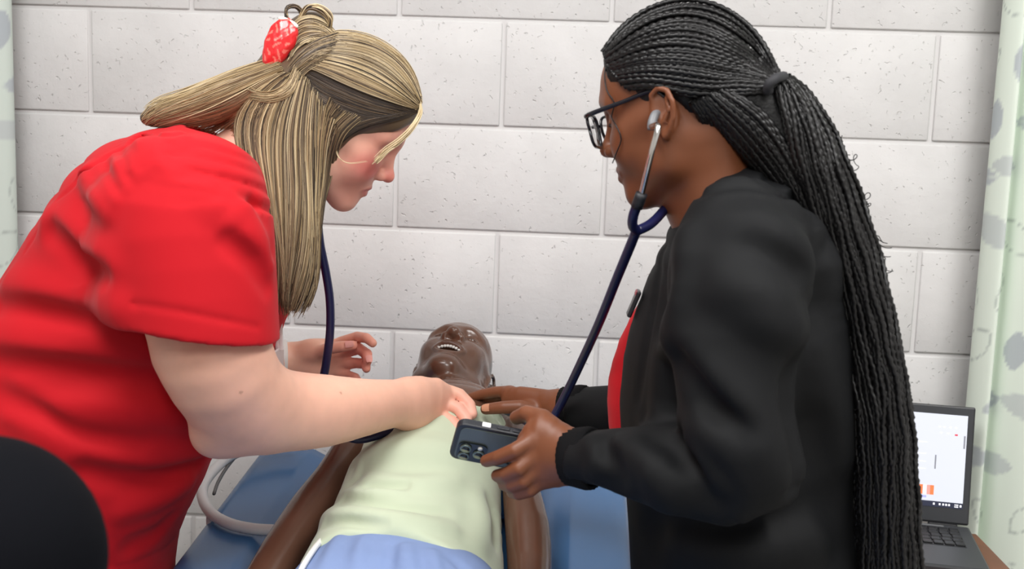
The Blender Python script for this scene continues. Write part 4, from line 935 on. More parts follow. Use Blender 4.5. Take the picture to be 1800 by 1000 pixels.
v, f = mesh_field(S_, 0.0045); link('shorts', mesh_np('shorts', v, f), mat('light_blue_cotton', srgb(126, 146, 188), 0.8, spec=0.2, noise=(8, 0.05), bump=(1000, 0.12, 0.0004)), C_root)
pp = hit([(x, y) for x, y in ((588, 930), (572, 950), (556, 970), (540, 995), (530, 1015))], S_)[0]
tube('white_piping', pp+np.array([-0.004, 0, 0.002]), 0.004, mat('white_trim', (0.8, 0.8, 0.78), 0.8), C_root, 8, 20)
# low pillow behind the head
Pw = Field(); pc = C_head.world((-0.115, 0, 0.0)); zt = pc[2]; zb0 = bed_z(-0.3)
Pw.add(Box((pc[0], -0.30, (zt+zb0)/2-0.002), (0.17, 0.12, max(0.02, (zt-zb0)/2)), None, 0.018))
v, f = mesh_field(Pw, 0.006); tag(link('head_wedge', mesh_np('head_wedge', v, f), VINYL2), 'low blue foam wedge under the head of the manikin', 'wedge')
# ================================================================ HAIR
def strands_mesh(name, groups, base, mt, parent, seed=1):
    """groups: (guides in pixels, count, radius, palette, lift, wave)"""
    r = np.random.default_rng(seed); VV, FF, CC = [], [], []; n0 = 0
    for guides, cnt, rad, pal, lift, wave in groups:
        cnt = int(cnt*1.4); rad = rad*0.78
        M = 18; G = np.stack([catmull(g, M) for g in guides]); k = len(G)
        u = r.random(cnt)*(k-1); i = np.minimum(u.astype(int), k-2); w = (u-i)[:, None, None]
        L = G[i]*(1-w)+G[i+1]*w
        t = np.linspace(0, 1, M); ph = r.random((cnt, 1))*6.28
        L = L+np.stack([np.sin(t*(3+3*r.random((cnt, 1)))+ph), np.cos(t*(3+3*r.random((cnt, 1)))+ph)], -1)*wave*(0.2+t)[None, :, None]
        L[..., 0] += (4.5*np.sin(t[None]*8+u[:, None]*2.2)*t[None]*(cnt > 800))
        a0 = r.random(cnt)*0.05; a1 = 1-r.random(cnt)*0.14                         # ragged ends
        tt = a0[:, None]+(a1-a0)[:, None]*t[None]; idx = tt*(M-1); j = np.minimum(idx.astype(int), M-2); fr = (idx-j)[..., None]
        L = np.take_along_axis(L, j[..., None].repeat(2, 2), 1)*(1-fr)+np.take_along_axis(L, (j+1)[..., None].repeat(2, 2), 1)*fr
        Q, ok = hit(L.reshape(-1, 2), base); N = grad(base, Q, 0.004)
        Q = Q+N*(0.0004+r.random((cnt, 1))*lift).repeat(M, 1).reshape(-1, 1); Q = Q.reshape(cnt, M, 3)
        for _ in range(3): Q[:, 1:-1] = (Q[:, :-2]+2*Q[:, 1:-1]+Q[:, 2:])/4
        for q in range(cnt):
            rr = rad*(0.6+0.8*r.random())*np.sin(np.linspace(0.25, math.pi-0.12, M))**0.5
            v, f = tube_arrays(Q[q], rr, 4, False, 0.6, ref=N[q*M+M//2]); VV.append(v); FF.append(f+n0); n0 += len(v)
            c0 = np.array(pal[r.integers(len(pal))])*(0.8+0.4*r.random()); c1 = np.array(pal[r.integers(len(pal))])
            s = np.linspace(0, 1, M).repeat(4)[:, None]; CC.append(c0*(1-s*0.6)+c1*s*0.6)
    me = mesh_np(name, np.vstack(VV), np.vstack(FF), True, np.vstack(CC))
    return link(name, me, mt, parent)
DY = 0.06
HairA = Field()
HairA.add(Xf(Ell((-0.016, 0, 0.048), (0.101, 0.083, 0.094)), A_o, A_R, A_sc))
HairA.add(Xf(Ell((0.035, 0, 0.062), (0.060, 0.070, 0.062)), A_o, A_R, A_sc), 0.02)
fc = Field(); fc.add(Ell((0.085, 0, -0.030), (0.062, 0.14, 0.086))); fc.add(Ell((0.125, 0, 0.03), (0.062, 0.1, 0.060)), 0.01)
HairA.sub(Xf(fc, A_o, A_R, A_sc), 0.01)
HairA.add(Xf(Ell((-0.012, -0.070, 0.0), (0.036, 0.020, 0.05)), A_o, A_R, A_sc), 0.015)
HairA.add(px_sweep([((505, 118), (580, 130), -0.665, 0.045), ((448, 180), (585, 190), -0.685, 0.045), ((424, 240), (580, 265), -0.70, 0.040), ((448, 300), (566, 320), -0.715, 0.034), ((474, 360), (558, 375), -0.725, 0.030), ((480, 430), (553, 438), -0.73, 0.027), ((480, 490), (548, 495), -0.73, 0.024), ((494, 532), (530, 536), -0.73, 0.016)], 0.7), 0.02)
HairA.add(px_sweep([((490, 100), (500, 165), -0.655, 0.05), ((440, 122), (455, 190), -0.66, 0.055), ((380, 145), (395, 205), -0.67, 0.055), ((322, 168), (330, 222), -0.68, 0.05), ((276, 182), (284, 225), -0.69, 0.042), ((260, 194), (264, 222), -0.692, 0.034)], 0.7), 0.015)
HairA.add(Cap(P(530, 95, -0.62), P(470, 240, -0.66), 0.05, 0.05), 0.02)
bun = Field(); bun.add(Ell(P(548, 48, -0.64), (0.026, 0.028, 0.022)))
HairA.add(bun, 0.015)
v, f = mesh_field(HairA, 0.0035)
q = A_head.local(v); n_ = noise3(q*np.array([0.3, 1, 1], np.float32), 260, 7)*0.5+0.5
BL = [srgb(58, 48, 41), srgb(116, 96, 74), srgb(162, 140, 104), srgb(212, 192, 154)]
wt = np.clip(0.25+0.55*n_, 0, 1)[:, None]; col = np.array(BL[0])*(1-wt)+np.array(BL[1])*wt
hairm = mat('blond_hair', rough=0.42, spec=0.4, vcol=True)
hA = link('hair', mesh_np('hair', v, f, True, col), hairm, A_root)
D_, Mi, Bd, Pl = BL
strands_mesh('hair_strands', [
    ([[(739, 180), (729, 135), (702, 97), (661, 69), (615, 57), (570, 58), (540, 80)], [(737, 185), (717, 150), (683, 113), (640, 92), (590, 86), (545, 92)], [(735, 190), (702, 168), (661, 143), (615, 122), (570, 110), (535, 106)], [(728, 193), (690, 182), (645, 166), (600, 146), (560, 126), (530, 116)]], 420, 0.0011, [Mi, Bd, Bd, Pl, D_], 0.0035, 1.0),
    ([[(736, 196), (705, 208), (670, 216), (635, 226), (605, 244), (585, 270)], [(735, 188), (700, 198), (665, 204), (630, 212), (600, 228), (575, 250)]], 130, 0.0010, [D_, D_, srgb(58, 48, 42), Mi], 0.003, 1.0),
    ([[(640, 205), (606, 232), (588, 275), (574, 325), (562, 372)], [(610, 195), (580, 225), (565, 275), (558, 330), (555, 380)], [(580, 170), (560, 220), (552, 280), (550, 340), (550, 390)]], 170, 0.0012, [D_, Mi, Bd, Mi], 0.005, 1.6),
    ([[(728, 196), (688, 184), (645, 170), (600, 150), (560, 132), (532, 120)], [(700, 206), (650, 198), (605, 185), (565, 165), (535, 140)], [(655, 214), (615, 215), (580, 205), (550, 180), (530, 150)], [(610, 230), (585, 238), (560, 228), (540, 195), (525, 160)]], 300, 0.0010, [D_, D_, srgb(58, 48, 42), Mi], 0.0025, 1.2),
    ([[(600, 226), (582, 255), (570, 300), (562, 350), (557, 400), (553, 460), (546, 505), (525, 548)], [(560, 160), (556, 220), (552, 290), (548, 360), (545, 430), (538, 500), (515, 552)], [(540, 135), (528, 190), (520, 260), (522, 340), (520, 420), (512, 500), (505, 552)], [(528, 130), (500, 170), (480, 230), (484, 300), (494, 370), (498, 450), (496, 520), (502, 550)], [(515, 130), (474, 160), (440, 205), (440, 250), (460, 320), (478, 400), (483, 470), (486, 525), (498, 548)], [(505, 130), (460, 160), (420, 200), (418, 236), (440, 290), (466, 350)]], 700, 0.0013, [Mi, Bd, Pl, Bd, Mi, D_, D_], 0.007, 3.0),
    ([[(490, 102), (440, 118), (380, 140), (320, 166), (270, 180), (251, 206)], [(500, 122), (450, 140), (390, 164), (330, 188), (278, 206), (256, 216)], [(505, 140), (465, 165), (425, 188), (375, 205), (320, 214), (280, 220)], [(520, 150), (490, 180), (455, 205), (430, 232), (420, 240)]], 300, 0.0013, [Bd, Bd, Pl, Mi], 0.005, 3.0),
    ([[(522, 118), (505, 150), (470, 165), (430, 150)], [(530, 130), (520, 165), (480, 185), (440, 178)]], 70, 0.0013, [Bd, Pl, Mi], 0.008, 2.0),
    ([[(600, 58), (560, 72), (530, 92), (508, 120)], [(590, 90), (555, 100), (528, 118), (505, 140)], [(560, 118), (540, 130), (522, 150), (500, 165)]], 110, 0.0012, [Bd, Mi, D_, Mi], 0.004, 1.5),
    ([[(590, 60), (570, 40), (545, 30), (520, 40), (512, 60)], [(590, 75), (570, 58), (548, 50), (525, 58), (515, 80)], [(612, 80), (580, 72), (550, 72), (525, 85), (508, 110)]], 210, 0.0011, [Bd, Mi, D_, Pl], 0.003, 1.5)], HairA, hairm, hA, 3)
# loose locks in front of the face and the little loop above the clip
def lock(name, pts, Ys, n, spread, rad, pal, parent, seed):
    r = np.random.default_rng(seed); VV, FF, CC = [], [], []; n0 = 0
    for q in range(n):
        o = r.normal(size=2)*spread; pth = catmull([P(x+o[0]*(0.4+0.6*i/len(pts)), y+o[1]*(0.4+0.6*i/len(pts)), Yv+r.normal()*0.001) for i, ((x, y), Yv) in enumerate(zip(pts, Ys))], 22)
        v, f = tube_arrays(pth, rad*np.sin(np.linspace(0.4, math.pi-0.1, 22))**0.5, 5, False); VV.append(v); FF.append(f+n0); n0 += len(v); CC.append(np.tile(np.array(pal[r.integers(len(pal))]), (len(v), 1)))
    return link(name, mesh_np(name, np.vstack(VV), np.vstack(FF), True, np.vstack(CC)), hairm, parent)
lock('fringe_lock', [(737, 178), (738, 200), (722, 228), (700, 250), (678, 266), (660, 284)], [-.655, -.675, -.69, -.70, -.705, -.708], 40, 3.2, 0.0009, [Pl, Bd, Pl, Bd], hA, 4)
lock('fringe_lock', [(640, 200), (606, 222), (592, 250), (594, 275), (612, 287), (645, 284)], [-.70, -.712, -.718, -.722, -.722, -.715], 2, 1.0, 0.0005, [Pl, Bd], hA, 5)
lock('fringe_lock', [(600, 222), (574, 262), (562, 310), (556, 350), (560, 378)], [-.70, -.715, -.72, -.72, -.72], 10, 3, 0.0009, [Bd, Mi], hA, 6)
lock('bun_loop', [(540, 60), (520, 50), (504, 30), (505, 14), (520, 11), (530, 24), (522, 44)], [-.65, -.66, -.662, -.66, -.655, -.65, -.65], 26, 2.2, 0.001, [Bd, Mi, D_], hA, 7)
lock('bun_loop', [(524, 40), (540, 14), (560, 14), (578, 30), (576, 50), (560, 60)], [-.66, -.662, -.66, -.655, -.65, -.64], 40, 4.5, 0.001, [Bd, Mi, D_, Pl], hA, 8)
# strawberry hair claw
cl = empty('hair_claw_clip', tuple(P(490, 80, -0.70))); tag(cl, 'red strawberry shaped hair claw clip with white leaves holding the blond bun', 'hair clip')
ax = nrm(P(512, 38, -0.69)-P(474, 118, -0.70)); sd = nrm(np.cross(ax, CF)); nn = np.cross(sd, ax); cc0 = P(491, 76, -0.695)
sb = Field(); Rm = np.stack([sd, ax, nn], 1); sb.add(Ell(cc0+ax*0.010, (0.0205, 0.027, 0.012), Rm)); sb.add(Ell(cc0-ax*0.016, (0.0155, 0.022, 0.010), Rm), 0.015)
ql = lambda p: (p-cc0)@Rm
sb.displace(lambda p, d: 0.0005*np.sin(ql(p)[:, 0]*430)*np.sin(ql(p)[:, 1]*300))
v, f = mesh_field(sb, 0.0016); l_ = ql(v); sp = (np.sin(l_[:, 0]*430+2*np.sin(l_[:, 1]*160))*np.sin(l_[:, 1]*300+np.sin(l_[:, 0]*350)) > 0.62)
col = np.tile(np.array(srgb(226, 40, 44)), (len(v), 1)); col[sp] = srgb(244, 120, 108)
link('strawberry', mesh_np('strawberry', v, f, True, col), mat('clip_plastic', rough=0.25, vcol=True, coat=0.3), cl)
for i, a in enumerate((-1.0, -0.5, 0.0, 0.5, 1.0)):
    d = nrm(ax*math.cos(a*1.3)*-0.55+sd*math.sin(a*1.3)); b = cc0+ax*0.033-CF*0.004
    F = Field(); F.add(Ell(b+d*0.007, (0.009, 0.0035, 0.002), np.stack([d, np.cross(nn, d), nn], 1))); v, f = mesh_field(F, 0.0012); link('leaf', mesh_np('leaf', v, f), mat('clip_white', srgb(236, 232, 220), 0.3), cl)
for i in range(4): tube('claw_tooth', [cc0+ax*(0.02-0.014*i)+nn*0.004*0, cc0+ax*(0.02-0.014*i)+CF*0.012+sd*0.012, cc0+ax*(0.02-0.014*i)+CF*0.026+sd*0.014], [0.003, 0.0026, 0.0015], mat('clip_tooth_red', srgb(206, 36, 40), 0.3), cl, 8, 10)
DY = 0.0

# ---------------------------------------------------------------- braids
HairB = Field()
HairB.add(Xf(Ell((-0.018, 0, 0.050), (0.099, 0.080, 0.091)), B_o, B_R, B_sc)); HairB.add(Xf(Ell((0.030, 0, 0.068), (0.055, 0.064, 0.060)), B_o, B_R, B_sc), 0.02)
fc = Field(); fc.add(Ell((0.075, 0, -0.035), (0.072, 0.14, 0.085))); fc.add(Ell((0.109, 0, 0.047), (0.060, 0.1, 0.070)), 0.01); fc.add(Ell((-0.012, 0, -0.012), (0.026, 0.14, 0.040)), 0.01); fc.add(Ell((-0.03, 0, -0.09), (0.04, 0.14, 0.06)), 0.01)
HairB.sub(Xf(fc, B_o, B_R, B_sc), 0.008)
HairB.add(px_sweep([((1250, 205), (1370, 140), -0.80, 0.05), ((1305, 262), (1420, 190), -0.80, 0.052), ((1368, 338), (1470, 275), -0.80, 0.055), ((1428, 440), (1520, 420), -0.80, 0.06), ((1474, 560), (1556, 555), -0.80, 0.065), ((1494, 700), (1584, 690), -0.81, 0.068), ((1503, 850), (1598, 830), -0.82, 0.070), ((1508, 1000), (1608, 1000), -0.83, 0.070), ((1512, 1120), (1608, 1120), -0.83, 0.055)], 0.6), 0.02)
v, f = mesh_field(HairB, 0.0045)
blackh = mat('black_hair', srgb(10, 10, 11), 0.5, spec=0.35, noise=(200, 0.3), bump=(250, 0.4, 0.002))
hB = link('hair', mesh_np('hair', v, f), blackh, B_root)
top = [[(1066, 96), (1098, 52), (1150, 18), (1210, 4), (1270, 18), (1322, 58), (1352, 108), (1366, 140)], [(1069, 102), (1120, 65), (1180, 42), (1240, 46), (1300, 80), (1345, 122), (1366, 145)], [(1074, 112), (1130, 90), (1190, 82), (1250, 92), (1310, 118), (1364, 148)], [(1082, 128), (1140, 116), (1210, 118), (1280, 132), (1364, 152)], [(1092, 140), (1150, 137), (1220, 144), (1290, 150), (1364, 155)], [(1108, 156), (1150, 152), (1220, 166), (1290, 166), (1364, 160)]]
pony = [[(1372, 140), (1412, 165), (1452, 230), (1492, 330), (1531, 450), (1560, 560), (1586, 680), (1600, 800), (1606, 1060)], [(1370, 146), (1404, 185), (1438, 260), (1476, 370), (1514, 490), (1545, 620), (1562, 760), (1576, 1060)], [(1368, 150), (1395, 205), (1422, 285), (1462, 395), (1500, 520), (1525, 650), (1542, 780), (1550, 1060)], [(1366, 155), (1380, 215), (1405, 300), (1448, 405), (1488, 530), (1508, 660), (1520, 800), (1526, 1060)]]
nape = [[(1212, 178), (1240, 222), (1290, 278), (1350, 326), (1418, 425), (1466, 545), (1490, 690), (1500, 850), (1508, 1060)], [(1224, 172), (1270, 225), (1330, 292), (1392, 366), (1444, 470), (1486, 600), (1506, 760), (1516, 1060)], [(1240, 166), (1300, 215), (1360, 285), (1410, 365), (1458, 480), (1498, 620), (1520, 780), (1534, 1060)], [(1280, 158), (1340, 195), (1388, 262), (1432, 352), (1476, 470), (1512, 620), (1532, 780), (1544, 1060)]]
def braid_mesh(path, r0, seed):
    L = np.concatenate([[0], np.cumsum(np.linalg.norm(np.diff(path, axis=0), axis=1))]); n = int(L[-1]/0.0027); s = np.linspace(0, L[-1], n)
    p = np.stack([np.interp(s, L, path[:, k]) for k in range(3)], -1)
    T_ = np.gradient(p, axis=0); T_ /= np.linalg.norm(T_, axis=1)[:, None]; ref = nrm(np.array([0.2, 1.0, 0.3])); N = np.cross(T_, ref); N /= np.linalg.norm(N, axis=1)[:, None]; Bn = np.cross(T_, N)
    sides = 5; a = np.linspace(0, 2*math.pi, sides, endpoint=False); lam = 0.0125*r0/0.0042; ph = seed*1.7
    taper = np.clip((L[-1]-s)/0.05, 0.25, 1)
    R = r0*taper[:, None]*(1+0.22*np.sin(2*math.pi*s/lam+ph)[:, None]*np.sign(np.cos(a))[None]+0.10*np.cos(4*math.pi*s/lam)[:, None])
    v = p[:, None]+N[:, None]*(np.cos(a)[None]*R)[..., None]+Bn[:, None]*(np.sin(a)[None]*R)[..., None]
    i = np.arange(n-1)[:, None]*sides; j = np.arange(sides)[None]; k = (j+1) % sides
    return v.reshape(-1, 3), np.stack([i+j, i+k, i+sides+k, i+sides+j], -1).reshape(-1, 4)
rb = np.random.default_rng(21)
def px_path(px, lift):
    Q, ok = hit(px, HairB); N = grad(HairB, Q, 0.006); Q = Q+N*lift
    for _ in range(4): Q[1:-1] = (Q[:-2]+2*Q[1:-1]+Q[2:])/4
    return Q
def lerp_g(G, u, M): 
    g = [catmull(x, M) for x in G]; i = min(int(u), len(g)-2); return g[i]*(1-(u-i))+g[i+1]*(u-i)
braids = []
for k in range(56):
    a = lerp_g(top, 5*(k+0.5)/56+rb.uniform(-.09, .09), 26)+np.sin(np.linspace(0, 5, 26)+6*rb.random())[:, None]*np.array([0, 1.6]); b = lerp_g(pony, 3*rb.random(), 44)+rb.normal(size=2)*2
    w = (np.sin(np.linspace(0, 9+4*rb.random(), 44)+6*rb.random())*5.5+np.sin(np.linspace(0, 50, 44)+6*rb.random())*2.4)[:, None]*np.array([1, 0]); braids.append((np.vstack([a, b+w]), rb.uniform(0.0008, 0.006), rb.uniform(0.0027, 0.0037)))
for k in range(26):
    b = lerp_g(pony, 3*(k+0.5)/26, 50); w = (np.sin(np.linspace(0, 9, 50)+6*rb.random())*4+np.sin(np.linspace(0, 55, 50)+6*rb.random())*2.8)[:, None]*np.array([1, 0]); braids.append((b+w, rb.uniform(0.003, 0.012), rb.uniform(0.0026, 0.0036)))
for k in range(54):
    b = lerp_g(nape, 3*(k+0.5)/54, 56); w = (np.sin(np.linspace(0, 10, 56)+6*rb.random())*2.5+np.sin(np.linspace(0, 60, 56)+6*rb.random())*np.linspace(0.3, 2.4, 56))[:, None]*np.array([1, 0]); braids.append((b+w, rb.uniform(0.0008, 0.007), rb.uniform(0.0028, 0.0038)))
braidm = mat('braid_hair', srgb(13, 12, 13), 0.36, spec=0.45, bump=(900, 0.3, 0.0008))
allp = np.vstack([b[0] for b in braids]); Q, ok = hit(allp, HairB); N = grad(HairB, Q, 0.006); i0 = 0
for k, (px_, lift, r0) in enumerate(braids):
    q = Q[i0:i0+len(px_)]+N[i0:i0+len(px_)]*lift; i0 += len(px_)
    for _ in range(2): q[1:-1] = (q[:-2]+2*q[1:-1]+q[2:])/4
    v, f = braid_mesh(q, r0, k); link('braid', mesh_np('braid', v, f), braidm, hB)
tie = px_path(np.array([(1352, 138), (1366, 130), (1380, 138), (1384, 152)]), 0.006)
tube('hair_tie', [P(1350, 162, -0.86), P(1352, 148, -0.868), P(1364, 138, -0.865), P(1378, 134, -0.84)], 0.006, mat('tie_grey', srgb(40, 40, 44), 0.7), hB, 8, 20)
for k in range(44):                                         # curly loose ends
    y0 = rb.uniform(170, 440) if k < 32 else rb.uniform(450, 900); x0 = np.interp(y0, [160, 230, 330, 450, 560, 680, 800, 1000], [1412, 1452, 1492, 1531, 1560, 1586, 1600, 1606])-6
    n = 40; t = np.linspace(0, 1, n); R_ = rb.uniform(4, 12) if k < 32 else 3.0; tr = rb.uniform(1, 2.4)
    xx = x0+(rb.uniform(18, 46) if k < 32 else rb.uniform(6, 14))*t+R_*(1-np.cos(t*tr*6.28))*t; yy = y0+rb.uniform(10, 70)*t+R_*np.sin(t*tr*6.28)*t
    pts = np.array([P(a, b, -0.80+0.004*math.sin(c*9)) for a, b, c in zip(xx, yy, t)]); tube('curl', pts, np.linspace(0.0011, 0.0005, n), braidm, hB, 5, n, False)
def face_curl(pts, lift, r): 
    Q, ok = hit(catmull(pts, 24), Bf); tube('curl', Q+grad(Bf, Q)*lift, r, braidm, hB, 5, 24, False)
face_curl([(1074, 98), (1066, 130), (1070, 160), (1082, 180), (1078, 205), (1088, 225), (1094, 245), (1086, 268), (1080, 285)], 0.0025, 0.0009)

# ---------------------------------------------------------------- glasses
gl = empty('eyeglasses', tuple(B_head.world((0.09, 0, 0.01)))); tag(gl, 'black square framed eyeglasses worn by the person with braids', 'glasses')
GF = mat('glasses_frame_black', srgb(14, 16, 26), 0.25, coat=0.3); W_ = B_head.world
for s in (-1, 1):
    rim = []
    for a in np.linspace(0, 2*math.pi, 41):
        ca, sa = math.cos(a), math.sin(a); e = 0.55; yy = 0.0285*abs(ca)**e*np.sign(ca); zz = 0.0225*abs(sa)**e*np.sign(sa)
        zz = zz if zz > 0 else zz*1.0; yy = yy*(1.0 if zz > 0 else 0.9)
        rim.append(W_((0.110-abs(yy+0.034)*0.18*1.0, s*(0.034+yy), 0.010+zz)))
    tube('rim', rim, 0.0020, GF, gl, 8, 41, False)
    c = W_((0.104, s*0.034, 0.010)); vv = [c]+[np.asarray(x) for x in rim[:-1]]; n = len(rim)-1
    me = bpy.data.meshes.new('lens'); me.from_pydata([tuple(x) for x in vv], [], [(0, 1+i, 1+(i+1) % n) for i in range(n)]); me.update()
    lensm = mat('lens_glass', (1, 1, 1), 0.02, trans=1.0, spec=0.5)
    if 'IOR' in lensm.node_tree.nodes['Principled BSDF'].inputs: lensm.node_tree.nodes['Principled BSDF'].inputs['IOR'].default_value = 1.02
    link('lens', me, lensm, gl)
    tube('temple', [W_((0.0985, s*0.064, 0.028)), W_((0.085, s*0.070, 0.029)), W_((0.04, s*0.0735, 0.031)), W_((-0.004, s*0.0775, 0.033)), W_((-0.02, s*0.078, 0.02))], [0.0032, 0.0032, 0.0028, 0.0026, 0.002], GF, gl, 8, 24)
tube('bridge', [W_((0.110, 0.0075, 0.018)), W_((0.1125, 0, 0.021)), W_((0.110, -0.0075, 0.018))], 0.0018, GF, gl, 8, 10)

# ---------------------------------------------------------------- stethoscopes
NAVY = mat('navy_rubber', srgb(22, 26, 66), 0.35, spec=0.5); STEEL = mat('steel_tube', (0.72, 0.70, 0.68), 0.18, 1.0); EARG = mat('ear_tip_grey', srgb(120, 122, 126), 0.45)
st = empty('stethoscope', tuple(P(1118, 405, -0.83))); tag(st, 'navy stethoscope worn in the ears of the person with glasses', 'stethoscope')
e_in = W_((-0.004, 0.0755, -0.002)); e_out = W_((0.0, 0.090, -0.006)); jn = P(1119, 404, -0.82)
tube('ear_tip', [W_((-0.006, 0.074, 0.004)), W_((-0.002, 0.081, 0.002)), W_((0.002, 0.089, -0.008)), W_((0.004, 0.091, -0.016))], [0.0045, 0.0056, 0.0054, 0.0046], EARG, st, 12, 14)
tube('ear_tube', [W_((0.003, 0.091, -0.012)), P(1157, 222, -0.868), P(1148, 258, -0.872), P(1139, 296, -0.866), P(1127, 346, -0.852)], [0.004, 0.0037, 0.0036, 0.0036, 0.0036], STEEL, st, 12, 30)
tube('tube_collar', [P(1128, 340, -0.853), P(1119, 365, -0.848)], 0.0072, mat('collar_black', srgb(22, 24, 30), 0.5), st, 12, 4)
tube('yoke_branch', [P(1120, 360, -0.848), P(1113, 380, -0.84), P(1112, 396, -0.83), P(1119, 406, -0.82)], 0.0062, NAVY, st, 12, 20)
tube('yoke_branch', [P(1186, 342, -0.745), P(1165, 372, -0.77), P(1143, 394, -0.80), P(1119, 406, -0.82)], 0.0062, NAVY, st, 12, 20)
tube('ear_tube', [P(1186, 344, -0.745), P(1196, 322, -0.73), W_((0.02, -0.088, -0.05)), W_((0.003, -0.091, -0.012))], 0.0036, STEEL, st, 10, 24)
tube('tubing', [P(1119, 404, -0.82), P(1108, 432, -0.80), P(1084, 490, -0.76), P(1052, 570, -0.70), P(1020, 640, -0.63), P(996, 690, -0.585), P(978, 724, -0.57), P(965, 742, -0.565), P(930, 742, -0.52), P(890, 722, -0.47), P(850, 708, -0.43)], 0.0063, NAVY, st, 12, 80)
cp = P(838, 708, -0.425); bm = cyl_bm(0.019, 0.012, 28, 0.002, Matrix.Translation(tuple(cp)) @ Matrix.Rotation(0.2, 4, 'X')); bm_obj('chest_piece', bm, STEEL, st, True)
DY = 0.06
s2 = empty('stethoscope', tuple(P(575, 480, -0.68))); tag(s2, 'navy stethoscope hanging down behind the forearm of the person in red', 'stethoscope')
tube('tubing', [P(555, 352, -0.66), P(558, 385, -0.665), P(563, 430, -0.665), P(573, 480, -0.66), P(580, 530, -0.655), P(580, 585, -0.65), P(573, 640, -0.64), P(566, 690, -0.63), P(580, 745, -0.635), P(625, 772, -0.635), P(680, 761, -0.615), P(735, 745, -0.575), P(770, 735, -0.545)], 0.0063, NAVY, s2, 12, 90)
tube('ear_tube', [P(555, 356, -0.66), P(548, 320, -0.655), A_head.world((0.002, -0.076, -0.03)), A_head.world((0.0, -0.074, -0.004))], 0.0036, STEEL, s2, 10, 24)
tube('ear_tube', [P(555, 356, -0.66), P(556, 320, -0.60), A_head.world((0.005, 0.088, -0.03)), A_head.world((0.0, 0.082, -0.004))], 0.0036, STEEL, s2, 10, 24)
cp = P(790, 728, -0.53); bm_obj('chest_piece', cyl_bm(0.019, 0.012, 28, 0.002, Matrix.Translation(tuple(cp)) @ Matrix.Rotation(0.2, 4, 'X')), STEEL, s2, True)
# lanyard with badge and white wrist band on the person in red
ln = empty('lanyard', tuple(P(488, 600, -0.70))); tag(ln, 'white lanyard strap with clear badge hanging in front of the red top', 'lanyard')
for dx in (0, 5):
    v, f = tube_arrays(catmull([P(470+dx, 440, -0.70), P(484+dx, 540, -0.70), P(487+dx, 590, -0.70), P(489+dx, 615, -0.70)], 20), 0.0045, 8, True, 0.2, ref=(1, 0, 0)); link('strap', mesh_np('strap', v, f), mat('lanyard_white', srgb(225, 222, 222), 0.7), ln)
c = P(489, 636, -0.70); bm_obj('badge_card', box_bm(0.004, 0.05, 0.04, 0.0015, c=tuple(c)), mat('badge_clear', srgb(214, 206, 206), 0.25), ln)
wb = empty('wrist_band', tuple(P(500, 634, -0.42))); tag(wb, 'white band around the wrist of the raised open hand', 'wrist band')
c0, c1 = P(487, 634, -0.425), P(503, 634, -0.42); T_ = nrm(c1-c0); u_ = nrm(np.cross(T_, (0, 1, 0))); w_ = np.cross(T_, u_); n = 36; prof = [(0, .032), (0, .0350), (.5, .0354), (1, .0350), (1, .032)]
v = [c0+(c1-c0)*t+u_*r*math.cos(2*math.pi*i/n)+w_*r*math.sin(2*math.pi*i/n) for t, r in prof for i in range(n)]
f = [(i*n+j, i*n+(j+1) % n, (i+1)*n+(j+1) % n, (i+1)*n+j) for i in range(len(prof)-1) for j in range(n)]
link('band', mesh_np('band', v, f), mat('band_white', srgb(232, 228, 224), 0.5), wb); bm_obj('buckle', box_bm(0.012, 0.005, 0.014, 0.0015, c=tuple((c0+c1)/2-np.array([0, 0.035, 0]))), mat('band_white'), wb)
DY = 0.0
bd = empty('badge_reel', tuple(P(1112, 532, -0.80))); tag(bd, 'small dark name badge clipped to the front of the black jacket', 'badge')
bx = nrm(P(1122, 512, -0.76)-P(1103, 556, -0.76)); by = nrm(np.cross(bx, CF)); bz = np.cross(by, bx); M = frame_m(P(1114, 533, -0.76), by, bx, bz)
bm_obj('badge_plate', box_bm(0.006, 0.036, 0.026, 0.002, M=M), mat('badge_dark', srgb(26, 24, 30), 0.35), bd)
bm_obj('badge_tab', box_bm(0.0064, 0.006, 0.02, 0.001, M=frame_m(P(1121, 515, -0.76), by, bx, bz)), mat('badge_red', srgb(170, 40, 60), 0.4), bd)

